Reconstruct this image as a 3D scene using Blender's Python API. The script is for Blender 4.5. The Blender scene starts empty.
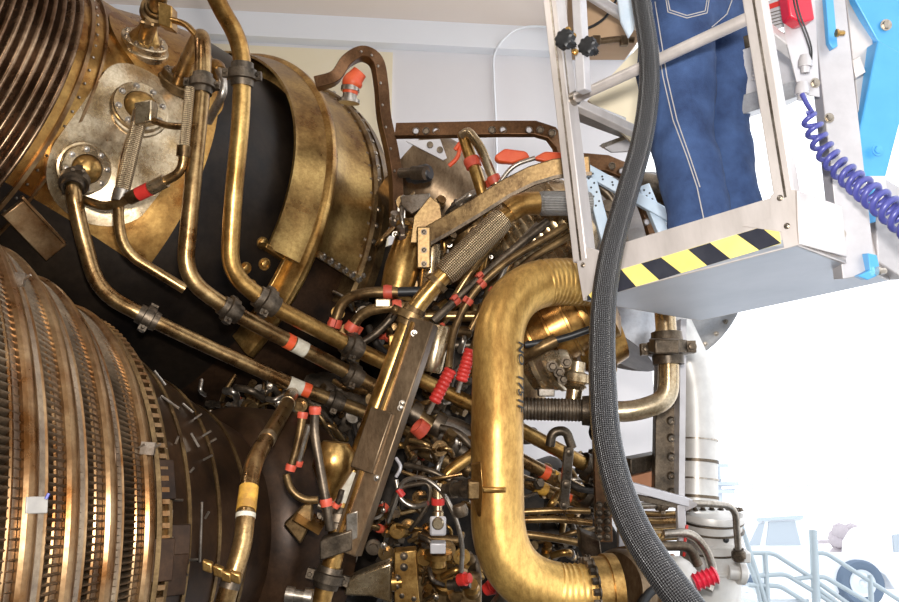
import bpy, math, random
from mathutils import Vector as V, Matrix
rnd = random.Random(7)
PI = math.pi
C = bpy.context.scene.collection
sc = bpy.context.scene
# ---------------------------------------------------------------- camera frame
CAM = V((0, 0, 1.5)); FP = 800.0; TH = math.radians(17)
FW = V((0, math.cos(TH), math.sin(TH))); UP = V((0, -math.sin(TH), math.cos(TH))); RT = V((1, 0, 0))
def ray(x, y): return FW + RT*((x-449.5)/FP) + UP*((301-y)/FP)
def W(x, y, d): return CAM + ray(x, y)*d
# ---------------------------------------------------------------- materials
def mat(name, col, metal=0.0, rough=0.5, col2=None, scale=8.0, bump=0.0, bscale=60.0, stretch=(1, 1, 1), lo=.35, hi=.7, detail=6, rough2=None, emit=None, coat=0, grime=.55, spec=None):
    m = bpy.data.materials.new(name); m.use_nodes = True
    nt = m.node_tree; b = nt.nodes['Principled BSDF']; L = nt.links.new
    b.inputs['Base Color'].default_value = (*col, 1); b.inputs['Metallic'].default_value = metal; b.inputs['Roughness'].default_value = rough
    if coat: b.inputs['Coat Weight'].default_value = coat
    tc = nt.nodes.new('ShaderNodeTexCoord'); mp = nt.nodes.new('ShaderNodeMapping'); mp.inputs['Scale'].default_value = stretch
    L(tc.outputs['Object'], mp.inputs['Vector'])
    if col2:
        n = nt.nodes.new('ShaderNodeTexNoise'); n.inputs['Scale'].default_value = scale; n.inputs['Detail'].default_value = detail; n.inputs['Roughness'].default_value = .62
        r = nt.nodes.new('ShaderNodeValToRGB'); r.color_ramp.elements[0].position = lo; r.color_ramp.elements[1].position = hi
        r.color_ramp.elements[0].color = (*col, 1); r.color_ramp.elements[1].color = (*col2, 1)
        L(mp.outputs[0], n.inputs['Vector']); L(n.outputs['Fac'], r.inputs[0]); L(r.outputs[0], b.inputs['Base Color'])
        if rough2 is not None:
            mr = nt.nodes.new('ShaderNodeMapRange'); mr.inputs[1].default_value = .3; mr.inputs[2].default_value = .7
            mr.inputs[3].default_value = rough; mr.inputs[4].default_value = rough2
            L(n.outputs['Fac'], mr.inputs[0]); L(mr.outputs[0], b.inputs['Roughness'])
    if col2 and metal > .3 and detail >= 6 and name not in ('aluminium', 'basket_pan'):
        n3 = nt.nodes.new('ShaderNodeTexNoise'); n3.inputs['Scale'].default_value = scale*11; n3.inputs['Detail'].default_value = 12; n3.inputs['Roughness'].default_value = .75
        r3 = nt.nodes.new('ShaderNodeValToRGB'); r3.color_ramp.elements[0].position = .36; r3.color_ramp.elements[1].position = .6
        r3.color_ramp.elements[0].color = (.38, .30, .24, 1); r3.color_ramp.elements[1].color = (1.1, 1.1, 1.1, 1)
        mx = nt.nodes.new('ShaderNodeMix'); mx.data_type = 'RGBA'; mx.blend_type = 'MULTIPLY'; mx.inputs[0].default_value = grime
        L(mp.outputs[0], n3.inputs['Vector']); L(n3.outputs['Fac'], r3.inputs[0]); L(r.outputs[0], mx.inputs[6]); L(r3.outputs[0], mx.inputs[7]); L(mx.outputs[2], b.inputs['Base Color'])
    if spec is not None: b.inputs['Specular IOR Level'].default_value = spec
    if bump:
        n2 = nt.nodes.new('ShaderNodeTexNoise'); n2.inputs['Scale'].default_value = bscale; n2.inputs['Detail'].default_value = 4
        bp = nt.nodes.new('ShaderNodeBump'); bp.inputs['Strength'].default_value = min(1, bump*3); bp.inputs['Distance'].default_value = .001
        L(mp.outputs[0], n2.inputs['Vector']); L(n2.outputs['Fac'], bp.inputs['Height']); L(bp.outputs[0], b.inputs['Normal'])
    if emit:
        b.inputs['Emission Color'].default_value = (*emit[:3], 1); b.inputs['Emission Strength'].default_value = emit[3]
    return m
def braid(name, ca, cb, metal, rough, su, sv):
    """woven sleeve: colour and relief from the tube's own UV (metres along, turns around)"""
    m = mat(name, ca, metal, rough); nt = m.node_tree; L = nt.links.new; b = nt.nodes['Principled BSDF']
    uv = nt.nodes.new('ShaderNodeUVMap'); sp = nt.nodes.new('ShaderNodeSeparateXYZ'); L(uv.outputs[0], sp.inputs[0])
    def mth(op, a, bb):
        n = nt.nodes.new('ShaderNodeMath'); n.operation = op
        for i, v in enumerate((a, bb)):
            if isinstance(v, (int, float)): n.inputs[i].default_value = v
            else: L(v, n.inputs[i])
        return n.outputs[0]
    u = mth('MULTIPLY', sp.outputs[0], su*2*PI); v = mth('MULTIPLY', sp.outputs[1], sv*2*PI)
    s1 = mth('SINE', mth('ADD', u, v), 0); s2 = mth('SINE', mth('SUBTRACT', u, v), 0)
    h = mth('MULTIPLY', s1, s2); h2 = mth('MULTIPLY_ADD', h, .5); nt.nodes[-1].inputs[2].default_value = .5
    r = nt.nodes.new('ShaderNodeValToRGB'); r.color_ramp.elements[0].position = .35; r.color_ramp.elements[1].position = .75
    r.color_ramp.elements[0].color = (*cb, 1); r.color_ramp.elements[1].color = (*ca, 1)
    L(h2, r.inputs[0]); L(r.outputs[0], b.inputs['Base Color'])
    bp = nt.nodes.new('ShaderNodeBump'); bp.inputs['Strength'].default_value = .8; bp.inputs['Distance'].default_value = .003
    L(h2, bp.inputs['Height']); L(bp.outputs[0], b.inputs['Normal'])
    return m
M = dict(
 brass=mat('aged_brass', (.25, .12, .028), .92, .25, (.68, .44, .155), 7, .14, 90, rough2=.4),
 bronze=mat('bronze', (.08, .045, .02), .85, .3, (.34, .225, .10), 9, .18, 80, rough2=.5),
 tube=mat('heat_tinted_tube', (.17, .085, .03), .92, .23, (.52, .36, .165), 11, .1, 120, rough2=.38),
 duct=mat('golden_duct', (.24, .095, .015), .78, .34, (.68, .43, .13), 7, .14, 60, stretch=(1, 1, .4), rough2=.46, lo=.28, hi=.6, detail=9),
 housing=mat('bronze_housing', (.19, .07, .012), .9, .2, (.58, .37, .12), 4.5, .14, 40, rough2=.42, detail=9),
 pad=mat('scuffed_pad', (.34, .23, .11), .9, .2, (.66, .56, .40), 8, .10, 60, rough2=.36),
 lip=mat('golden_band', (.19, .10, .03), .9, .25, (.52, .35, .125), 6, .12, 60, rough2=.38, detail=9),
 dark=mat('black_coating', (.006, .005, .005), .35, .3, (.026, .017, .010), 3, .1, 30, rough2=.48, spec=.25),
 shroud=mat('dark_brown_shroud', (.012, .006, .003), .4, .42, (.06, .03, .014), 6, .2, 30, spec=.3),
 hat=mat('heat_stained_band', (.15, .06, .015), .88, .25, (.38, .26, .14), 7, .05, 70, rough2=.36, grime=.4, detail=9),
 hatgrey=mat('heat_stained_band_edge', (.20, .15, .11), .85, .28, (.38, .28, .18), 7, .1, 70),
 ntube=mat('nozzle_tubes', (.10, .07, .045), .85, .3, (.27, .20, .13), 9, .1, 60),
 steel=mat('steel', (.30, .26, .21), .95, .26, (.55, .5, .44), 9, .08, 90, rough2=.4),
 dsteel=mat('dark_steel', (.06, .048, .036), .85, .38, (.22, .17, .12), 14, .15, 80, rough2=.5),
 darkgap=mat('sooty_casting', (.014, .011, .009), .5, .6, (.05, .036, .024), 9, .3, 40),  # near-black colour stands in for the shade between engine parts
 beam=mat('brown_beam', (.12, .08, .045), .75, .36, (.27, .19, .115), 9, .14, 60, stretch=(1, 1, .4)),
 strap=mat('brown_strip', (.09, .042, .016), .7, .4, (.2, .10, .045), 9, .14, 60),
 red=mat('red_band', (.46, .022, .016), 0, .42, (.58, .04, .03), 20),
 orange=mat('orange_tape', (.66, .075, .02), 0, .45, (.74, .13, .04), 20),
 yellow=mat('yellow_tape', (.34, .17, .03), 0, .5, (.66, .36, .05), 22, lo=.4, hi=.6),
 white=mat('white_label', (.62, .58, .48), 0, .5, (.42, .36, .26), 30),
 black=mat('black_rubber', (.012, .012, .013), 0, .45),
 ink=mat('black_ink', (.01, .01, .01), 0, .6),
 alu=mat('aluminium', (.56, .51, .48), .4, .38, (.72, .66, .63), 14, .06, 90, stretch=(1, 1, .3)),
 aluw=mat('white_aluminium', (.44, .42, .43), .25, .42, (.54, .52, .53), 10, .03, 90),
 pan=mat('basket_pan', (.46, .50, .57), .35, .42, (.56, .59, .66), 3, .03, 30),
 stripey=mat('hazard_yellow', (.93, .78, .22), 0, .5, (.85, .68, .16), 12),
 stripek=mat('hazard_black', (.012, .014, .025), 0, .5, (.03, .032, .045), 12),
 blue=mat('blue_paint', (.07, .33, .66), .1, .35, (.09, .38, .72), 6),
 bluew=mat('pale_blue_paint', (.5, .62, .74), .2, .45, (.66, .74, .82), 9),
 cord=mat('navy_cord', (.055, .06, .25), 0, .35, (.08, .085, .32), 30),
 denim=mat('denim', (.010, .026, .085), 0, .85, (.05, .10, .24), 9, .5, 260, detail=12, lo=.3, hi=.72),
 stitch=mat('denim_thread', (.45, .42, .4), 0, .8),
 shirt=mat('pale_shirt', (.55, .66, .78), 0, .8, (.7, .78, .86), 12),
 skin=mat('skin', (.62, .38, .28), 0, .55), hair=mat('hair', (.05, .03, .02), 0, .7),
 leather=mat('brown_leather', (.09, .045, .022), 0, .5),
 wall=mat('wall_paint', (.73, .70, .705), 0, .7, (.76, .73, .73), 1.5),
 ceil=mat('cream_ceiling', (.84, .72, .63), 0, .7, (.86, .75, .67), 1.0),
 trim=mat('white_trim', (.84, .85, .88), 0, .6),
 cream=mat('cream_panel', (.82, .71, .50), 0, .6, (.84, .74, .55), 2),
 floor=mat('concrete', (.10, .10, .095), 0, .5, (.15, .145, .14), 2, .1, 20), dwall=mat('dark_wall', (.07, .065, .06), 0, .7, (.1, .09, .08), 1),
 apron=mat('pale_concrete_apron', (.70, .70, .70), 0, .8, (.78, .78, .78), .6),
 canister=mat('grey_white_can', (.50, .47, .44), .28, .42, (.72, .70, .66), 5, .04, 40),
 dish=mat('grey_dish', (.36, .36, .38), .6, .4, (.52, .51, .5), 4, .05, 40, grime=.25),
 tan=mat('tan_panel', (.42, .27, .15), 0, .6, (.5, .33, .2), 4),
 clay=mat('terracotta', (.45, .2, .1), 0, .6),
 lamp=mat('lamp_glass', (1, 1, 1), 0, .5, emit=(1, .95, .88, 6)),  # glow of the added strip lights
 redplastic=mat('red_plastic', (.6, .02, .045), 0, .3),
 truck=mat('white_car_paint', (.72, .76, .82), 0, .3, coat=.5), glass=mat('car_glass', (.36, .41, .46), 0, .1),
 tyre=mat('tyre', (.10, .14, .2), 0, .8), hub=mat('hubcap', (.55, .6, .65), .5, .4),  # outdoor colours kept pale, veiling glare put into them
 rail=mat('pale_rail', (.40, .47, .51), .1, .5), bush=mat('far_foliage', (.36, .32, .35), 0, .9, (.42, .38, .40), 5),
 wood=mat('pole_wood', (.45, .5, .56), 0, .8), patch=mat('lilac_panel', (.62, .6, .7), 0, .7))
M['rib'] = mat('ribbed_metal', (.12, .065, .035), .92, .22, (.40, .28, .18), 6, .08, 80, rough2=.34)
M['tagm'] = mat('tag_metal', (.20, .185, .17), .2, .5, (.27, .25, .22), 20)
M['clampred'] = mat('red_clamp_cushion', (.42, .05, .025), 0, .5, (.6, .1, .05), 20)
M['braid'] = braid('steel_braid', (.62, .48, .30), (.10, .06, .03), .92, .3, 18, 75)
M['braidfine'] = braid('grey_braid', (.5, .48, .45), (.12, .11, .10), .8, .4, 22, 120)
M['hose'] = braid('black_braided_hose', (.062, .06, .06), (.004, .004, .005), .3, .26, 20, 115)
# ---------------------------------------------------------------- geometry builder
def frame(n):
    n = n.normalized(); a = V((0, 0, 1)) if abs(n.z) < .9 else V((1, 0, 0))
    u = a.cross(n).normalized(); return u, n.cross(u), n
class G:
    def __init__(s): s.v = []; s.f = []; s.uv = []; s.mi = []; s.m = 0
    def add(s, vs, fs, uvs=None):
        o = len(s.v); s.v += [tuple(p) for p in vs]
        for i, f in enumerate(fs):
            s.f.append([k+o for k in f]); s.uv.append(uvs[i] if uvs else None); s.mi.append(s.m)
        return s
    def box(s, c, ax, size):
        c = V(c); x, y, z = [V(a).normalized()*(d/2) for a, d in zip(ax, size)]
        p = [c+x*i+y*j+z*k for i in (-1, 1) for j in (-1, 1) for k in (-1, 1)]
        return s.add(p, [(0, 1, 3, 2), (4, 6, 7, 5), (0, 4, 5, 1), (2, 3, 7, 6), (0, 2, 6, 4), (1, 5, 7, 3)])
    def bar(s, a, b, w, t, side=None):
        a = V(a); b = V(b); d = b-a; n = V(side) if side is not None else frame(d)[0]
        n = (n-d*(n.dot(d)/d.dot(d))).normalized()
        return s.box((a+b)/2, (d, n, d.cross(n)), (d.length, w, t))
    def lathe(s, o, ax, prof, seg=32, a0=0, a1=2*PI, u=None, close=False, rmod=None):
        """prof: list of (distance along axis, radius)"""
        o = V(o); uu, vv, n = frame(V(ax))
        if u is not None: uu = (V(u)-n*V(u).dot(n)).normalized(); vv = n.cross(uu)
        full = abs(a1-a0-2*PI) < 1e-6; cols = seg if full else seg+1; vs = []
        for k in range(cols):
            t = a0+(a1-a0)*k/seg; d = uu*math.cos(t)+vv*math.sin(t); rm = rmod(t) if rmod else 0
            for (z, r) in prof: vs.append(o+n*z+d*max(0, r+(rm if r > 0 else 0)))
        m = len(prof); fs = []
        for k in range(seg):
            k2 = (k+1) % cols
            for i in range(m-1 if not close else m):
                j = (i+1) % m; fs.append((k*m+i, k2*m+i, k2*m+j, k*m+j))
        if close and not full: fs.append(list(range(m))[::-1]); fs.append([seg*m+i for i in range(m)])
        return s.add(vs, fs)
    def cyl(s, a, b, r, r2=None, seg=16):
        a = V(a); b = V(b); L = (b-a).length; r2 = r if r2 is None else r2
        return s.lathe(a, b-a, [(0, 0), (0, r), (L, r2), (L, 0)], seg)
    def sphere(s, c, r, seg=16, sc_=(1, 1, 1)):
        n = seg//2; vs = []; fs = []
        for i in range(n+1):
            for k in range(seg):
                a = PI*i/n; t = 2*PI*k/seg
                vs.append(V(c)+V((r*sc_[0]*math.sin(a)*math.cos(t), r*sc_[1]*math.sin(a)*math.sin(t), r*sc_[2]*math.cos(a))))
        for i in range(n):
            for k in range(seg): fs.append((i*seg+k, (i+1)*seg+k, (i+1)*seg+(k+1) % seg, i*seg+(k+1) % seg))
        return s.add(vs, fs)
    def tube(s, pts, r, seg=14, rf=None, cap=True, flat=None, step=None):
        """round tube along points; rf(length) scales the radius"""
        pts = [V(p) for p in pts]
        if step:
            q = [pts[0]]
            for a, b in zip(pts, pts[1:]):
                n = max(1, int((b-a).length/step))
                q += [a.lerp(b, (i+1)/n) for i in range(n)]
            pts = q
        T = []
        for i in range(len(pts)):
            t = (pts[min(i+1, len(pts)-1)]-pts[max(i-1, 0)]); T.append(t.normalized() if t.length > 1e-9 else V((0, 0, 1)))
        u = frame(T[0])[0]; vs = []; fs = []; uvs = []; L = 0; Ls = []
        for i, p in enumerate(pts):
            if i: L += (p-pts[i-1]).length
            u = (u-T[i]*u.dot(T[i])).normalized(); v = T[i].cross(u); Ls.append(L)
            rr = (r(i/(len(pts)-1)) if callable(r) else r)*(rf(L) if rf else 1)
            for k in range(seg):
                t = 2*PI*k/seg; vs.append(p+u*(rr*math.cos(t))+v*(rr*math.sin(t)))
        for i in range(len(pts)-1):
            for k in range(seg):
                k2 = (k+1) % seg; fs.append((i*seg+k, i*seg+k2, (i+1)*seg+k2, (i+1)*seg+k))
                uvs.append([(k/seg, Ls[i]), ((k+1)/seg, Ls[i]), ((k+1)/seg, Ls[i+1]), (k/seg, Ls[i+1])])
        if cap:
            fs.append(list(range(seg))[::-1]); uvs.append(None); fs.append([(len(pts)-1)*seg+k for k in range(seg)]); uvs.append(None)
        return s.add(vs, fs, uvs)
    def sweep(s, pts, w, h, side):
        """rectangular bar swept along points; side = direction of the w dimension"""
        pts = [V(p) for p in pts]; vs = []; fs = []
        for i, p in enumerate(pts):
            T = (pts[min(i+1, len(pts)-1)]-pts[max(i-1, 0)]).normalized(); a = V(side); a = (a-T*a.dot(T)).normalized(); b = T.cross(a)
            vs += [p+a*w/2+b*h/2, p-a*w/2+b*h/2, p-a*w/2-b*h/2, p+a*w/2-b*h/2]
        n = len(pts)
        for i in range(n-1):
            for k in range(4): fs.append((i*4+k, i*4+(k+1) % 4, (i+1)*4+(k+1) % 4, (i+1)*4+k))
        fs += [(3, 2, 1, 0), tuple((n-1)*4+k for k in range(4))]
        return s.add(vs, fs)
    def prism(s, pts, off):
        pts = [V(p) for p in pts]; n = len(pts); off = V(off)
        return s.add(pts+[p+off for p in pts], [list(range(n))[::-1], [n+i for i in range(n)]]+[(i, (i+1) % n, n+(i+1) % n, n+i) for i in range(n)])
    def bolt(s, p, ax, r, h=None):
        p = V(p); u, v, n = frame(V(ax)); h = h or r*1.1
        s.lathe(p, n, [(0, 0), (0, r*1.45), (h*.25, r*1.45), (h*.25, 0)], 12)
        return s.lathe(p, n, [(h*.25, r), (h, r), (h*1.1, r*.8), (h*1.1, 0)], 6)
ORG = {}
def obj(name, g, m, parent=None, smooth=35, bevel=0, kind=None, label=None, base=None):
    if parent is not None: o0 = ORG[parent.name]
    elif base is not None: o0 = V(base)
    else:
        lo = [min(p[i] for p in g.v) for i in range(3)]; hi = [max(p[i] for p in g.v) for i in range(3)]
        o0 = V(((lo[0]+hi[0])/2, (lo[1]+hi[1])/2, lo[2]))
    me = bpy.data.meshes.new(name); me.from_pydata([(p[0]-o0.x, p[1]-o0.y, p[2]-o0.z) for p in g.v], [], g.f)
    ms = m if isinstance(m, (list, tuple)) else [m]
    for k in ms: me.materials.append(M[k])
    if len(ms) > 1: me.polygons.foreach_set('material_index', g.mi)
    if any(g.uv):
        ul = me.uv_layers.new(name='UVMap'); i = 0
        for f, uv in zip(g.f, g.uv):
            for k in range(len(f)):
                if uv: ul.data[i].uv = uv[k]
                i += 1
    me.update(); me.validate()
    if smooth:
        me.polygons.foreach_set('use_smooth', [True]*len(me.polygons)); me.set_sharp_from_angle(angle=math.radians(smooth))
    o = bpy.data.objects.new(name, me); C.objects.link(o)
    if bevel:
        b = o.modifiers.new('bevel', 'BEVEL'); b.width = bevel; b.segments = 2; b.limit_method = 'ANGLE'
    if parent is not None: o.parent = parent
    else: o.location = o0
    ORG[o.name] = o0
    if kind: o['kind'] = kind
    if label: o['label'] = label
    return o
def tag(o, label, cat, group=None):
    o['label'] = label; o['category'] = cat
    if group: o['group'] = group
    return o
def thing(name, loc, label, cat, group=None):
    o = bpy.data.objects.new(name, None); o.empty_display_size = .05; C.objects.link(o); o.location = V(loc); ORG[o.name] = V(loc)
    return tag(o, label, cat, group)
def fillet(P, R, n=8):
    """round the corners of a polyline; R a number or list per corner"""
    out = [P[0]]
    for i in range(1, len(P)-1):
        r = R[i-1] if isinstance(R, (list, tuple)) else R
        a, b, c = P[i-1], P[i], P[i+1]; la = (a-b).length; lc = (c-b).length; r = min(r, la*.49, lc*.49)
        p0 = b+(a-b)/la*r; p1 = b+(c-b)/lc*r
        for k in range(n+1):
            t = k/n; out.append(p0*(1-t)**2+b*(2*t*(1-t))+p1*t*t)
    return out+[P[-1]]
def path(pts, R=.06, n=8): return fillet([W(*p) for p in pts], R, n)
def along(P, x, y):
    """the point and direction of a path nearest to a picture point"""
    best = None
    for a, b in zip(P, P[1:]):
        for k in range(9):
            p = a.lerp(b, k/8); q = p-CAM; d = q.dot(FW); px = 449.5+FP*q.dot(RT)/d; py = 301-FP*q.dot(UP)/d
            e = (px-x)**2+(py-y)**2
            if best is None or e < best[0]: best = (e, p, (b-a).normalized(), d)
    return best[1], best[2]
def coupling(par, p, d, r, m='dsteel', k=1.0, name='coupling'):
    g = G(); R = r
    g.lathe(p-d*R*1.3*k, d, [(0, R*.98), (0, R*1.22), (R*.7*k, R*1.28), (R*.8*k, R*1.62), (R*1.8*k, R*1.62), (R*1.9*k, R*1.28), (R*2.6*k, R*1.22), (R*2.6*k, R*.98)], 24)
    u, v, n = frame(d)
    for s in (1, -1):
        q = p+(u*.3+v*.95)*R*1.75*s
        g.box(q, (n, u, v), (R*.95, R*.7, R*.75)); g.bolt(q+u*R*.3, u, R*.3); g.bolt(q-u*R*.3, -u, R*.24, R*.5)
    return obj(name, g, m, par)
def band(par, p, d, r, w, m, label=None, name='label_band', k=1.05):
    g = G(); g.lathe(p-d*w/2, d, [(0, r*.97), (0, r*k), (w, r*k), (w, r*.97)], 24); return obj(name, g, m, par, label=label)
def pipe_thing(name, pts, rp, m, label, cat='pipe', R=.07, coup=(), bands=(), seg=20, group=None, rf=None, step=None, tubename='tube'):
    P = path(pts, R); d = sum(p[2] for p in pts)/len(pts); r = rp*d/FP
    t = thing(name, min(P, key=lambda p: p.z), label, cat, group)
    g = G(); g.tube(P, r, seg, rf=rf, step=step); obj(tubename, g, m, t, smooth=60)
    for c in coup:
        p, dd = along(P, c[0], c[1]); coupling(t, p, dd, r*(c[2] if len(c) > 2 else 1), c[3] if len(c) > 3 else 'dsteel')
    for (x, y, w, mm, lab) in bands:
        p, dd = along(P, x, y); band(t, p, dd, r, w, mm, lab)
    return t, P, r
def tubepart(par, pts, rp, m, R=.04, name='tube', seg=10, clamps=(), cm='red'):
    P = path(pts, R, 5); d = sum(p[2] for p in pts)/len(pts); r = rp*d/FP
    g = G(); g.tube(P, r, seg); o = obj(name, g, m, par, smooth=60)
    for (x, y) in clamps:
        p, dd = along(P, x, y); g = G(); g.lathe(p-dd*r*.9, dd, [(0, r*.9), (0, r*1.3), (r*.6, r*1.42), (r*1.2, r*1.3), (r*1.6, r*1.3), (r*1.6, r*.9)], 12)
        u, v, n = frame(dd); g.box(p+u*r*2, (n, u, v), (r*1.4, r*1.5, r*.8)); obj('clamp', g, cm, o)
    return o
# ================================================================= THE SETTING
def struct(name, g, m, **k): return obj(name, g, m, kind='structure', **k)
wd = V((3.07, .26, 0)).normalized(); wn = V((wd.y, -wd.x, 0))            # the back wall runs along wd, faces wn
WL = V((-2.13, 5.87, 0)); WR = WL+wd*3.74
WLL = WL-wd*4.6
ZC = 5.86
g = G(); g.prism([WLL, WR, WR-wn*.25, WLL-wn*.25], (0, 0, ZC)); struct('wall_back', g, 'wall', smooth=0)
g = G(); g.prism([WLL, WLL-wn*.25, V((WLL.x-.25, -5, 0)), V((WLL.x, -5, 0))], (0, 0, ZC)); struct('wall_left', g, 'dwall', smooth=0)
g = G(); g.box((-2.2, -5.1, ZC/2), ((1, 0, 0), (0, 1, 0), (0, 0, 1)), (9, .2, ZC)); struct('wall_front', g, 'dwall', smooth=0)
g = G(); g.prism([WLL+V((-.3, 0, ZC)), WR+V((.1, .2, ZC)), V((2.0, -5.2, ZC)), V((WLL.x-.3, -5.2, ZC))], (0, 0, .3)); struct('ceiling', g, 'ceil', smooth=0)
g = G(); g.bar(WLL+wn*.05+V((0, 0, 5.74)), WR+wn*.05+V((0, 0, 5.74)), .24, .10, (0, 0, 1)); struct('trim_1', g, 'trim', smooth=0)
g = G(); g.box((-2.2, .6, -.1), ((1, 0, 0), (0, 1, 0), (0, 0, 1)), (9.6, 12, .2)); struct('floor', g, 'floor', smooth=0)
g = G(); g.prism([(2.6, -20, -.02), (90, -20, -.02), (90, 160, -.02), (-60, 160, -.02), (-60, 6.6, -.02), (2.6, 6.6, -.02)], (0, 0, -.15)); struct('ground', g, 'apron', smooth=0)
def onwall(x, y, off=0.0):
    r = ray(x, y); o = WL+wn*off; t = (o-CAM).dot(wn)/r.dot(wn); return CAM+r*t
# cream-yellow area laid flat on the wall, and a thin cable
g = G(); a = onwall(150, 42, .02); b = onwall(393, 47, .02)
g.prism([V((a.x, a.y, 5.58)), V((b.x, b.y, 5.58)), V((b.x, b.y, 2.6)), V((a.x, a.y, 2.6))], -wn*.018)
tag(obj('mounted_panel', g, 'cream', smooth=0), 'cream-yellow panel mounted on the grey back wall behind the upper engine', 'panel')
g = G(); P = [onwall(562, 28, .16), onwall(530, 26, .16), onwall(515, 29, .15), onwall(500, 42, .14), onwall(493, 56, .03), onwall(494, 85, .03), onwall(496, 124, .03), onwall(497, 200, .03)]
g.tube(fillet(P, .12), .010, 8); tag(obj('wall_cable', g, 'trim', smooth=60), 'thin white cable hanging down the back wall from the ceiling trim', 'cable')
for x, y in ((-4.6, 1.0), (-2.0, -2.6)):  # unseen strip lights added for fill light
    t = thing('ceiling_light', (x, y, ZC-.12), 'long strip light fixed under the cream ceiling', 'ceiling light', 'ceiling strip lights')
    g = G(); g.box((x, y, ZC-.05), ((1, 0, 0), (0, 1, 0), (0, 0, 1)), (1.6, .3, .1)); obj('housing', g, 'trim', t)
    g = G(); g.box((x, y, ZC-.115), ((1, 0, 0), (0, 1, 0), (0, 0, 1)), (1.5, .22, .03)); obj('diffuser', g, 'lamp', t)

# ================================================================= UPPER ENGINE BODY
class Body:
    def __init__(s, A, a, K, prof):
        s.A = CAM+V(A)*K; s.a = V(a).normalized(); s.K = K; s.prof = [(z*K, r*K) for z, r in prof]
        c = CAM-s.A; s.u = (c-s.a*c.dot(s.a)).normalized(); s.vv = s.a.cross(s.u)
    def r(s, z):
        P = s.prof
        if z <= P[0][0]: return P[0][1]
        for (z0, r0), (z1, r1) in zip(P, P[1:]):
            if z <= z1: return r0+(r1-r0)*(z-z0)/max(1e-9, z1-z0)
        return 0
    def pt(s, z, t, off=0): return s.A+s.a*z+(s.u*math.cos(t)+s.vv*math.sin(t))*(s.r(z)+off)
    def nrm(s, z, t):
        e = .01; n = s.pt(z, t+e)-s.pt(z, t-e); m = s.pt(z+e, t)-s.pt(z-e, t); q = m.cross(n).normalized()
        return q if q.dot(s.u*math.cos(t)+s.vv*math.sin(t)) > 0 else -q
    def hit(s, x, y):
        r = ray(x, y); d = 1.0
        while d < 8:
            p = CAM+r*d-s.A; z = p.dot(s.a); q = p-s.a*z
            if s.prof[0][0] <= z <= s.prof[-1][0] and q.length < s.r(z): return z, math.atan2(q.dot(s.vv), q.dot(s.u)), d
            d += .004
        return None
KU = 1.2
UB = Body((-1.6057, 2.3085, 1.3419), (.4933, .8556, -.1569), KU,
 [(0, .578), (.1, .585), (.2, .60), (.3, .645), (.4, .69), (.5, .725), (.6, .742), (.73, .75), (.85, .78), (1.0, .84), (1.12, .89), (1.2, .9), (1.3, .80), (1.45, .62), (1.6, .45), (1.75, .3)])
ub = thing('rocket_engine', UB.A+UB.a*.8, 'large brass-brown rocket engine body in the upper left, with ribbed dome and flanged ports', 'engine')
# bellows dome
prof = [(-.62*KU, 0), (-.62*KU, .50*KU)]; n = 22; pitch = .0268*KU
for k in range(n, -1, -1):
    z = -k*pitch; r = (.581-.0031*k)*KU
    for q, dr in ((-.42, -.012), (-.30, .004), (-.18, .012), (0, .014), (.18, .012), (.30, .004), (.42, -.012)): prof.append((z+q*pitch*.95, r+dr*1.0-(.004 if abs(q) > .4 else 0)))
prof += [(.012, .565*KU)]
g = G(); g.lathe(UB.A, UB.a, prof, 128, u=UB.u); obj('ribbed_dome', g, 'rib', ub, smooth=50)
# main casing: brown manifold and dark drum
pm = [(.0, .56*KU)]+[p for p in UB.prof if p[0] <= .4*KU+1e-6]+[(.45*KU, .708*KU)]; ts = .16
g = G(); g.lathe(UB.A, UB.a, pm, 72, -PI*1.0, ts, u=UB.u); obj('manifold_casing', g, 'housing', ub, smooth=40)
g = G(); g.lathe(UB.A, UB.a, pm, 48, ts, PI, u=UB.u); obj('lower_casing', g, 'dark', ub, smooth=40)  # lower part of the same casing takes the dark tone
g = G(); g.lathe(UB.A, UB.a, [(.45*KU, .708*KU)]+[p for p in UB.prof if .5*KU-1e-6 <= p[0] <= .86*KU], 96, u=UB.u)
obj('drum', g, 'dark', ub, smooth=40)
g = G(); g.lathe(UB.A, UB.a, [(.84*KU, .775*KU), (.90*KU, .80*KU), (1.0*KU, .835*KU), (1.14*KU, .86*KU), (1.2*KU, .86*KU), (1.3*KU, .80*KU), (1.45*KU, .62*KU), (1.6*KU, .45*KU), (1.75*KU, .28*KU), (1.78*KU, 0)], 96, u=UB.u)
obj('aft_casing', g, 'shroud', ub, smooth=40)
# seam strip next to the dome
for z0, w in ((.035, .012), (.085, .008)):
    g = G(); z = z0*KU; g.lathe(UB.A, UB.a, [(z, UB.r(z)-.01), (z, UB.r(z)+.012), (z+w*KU, UB.r(z)+.012), (z+w*KU, UB.r(z)-.01)], 128, u=UB.u); obj('seam_strip', g, 'hat', ub)
for k in range(34):
    t = -1.5+k*.085; p = UB.pt(.06*KU, t, .002); g = G(); g.sphere(p, .006, 6); obj('rivet', g, 'steel', ub)
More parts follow.
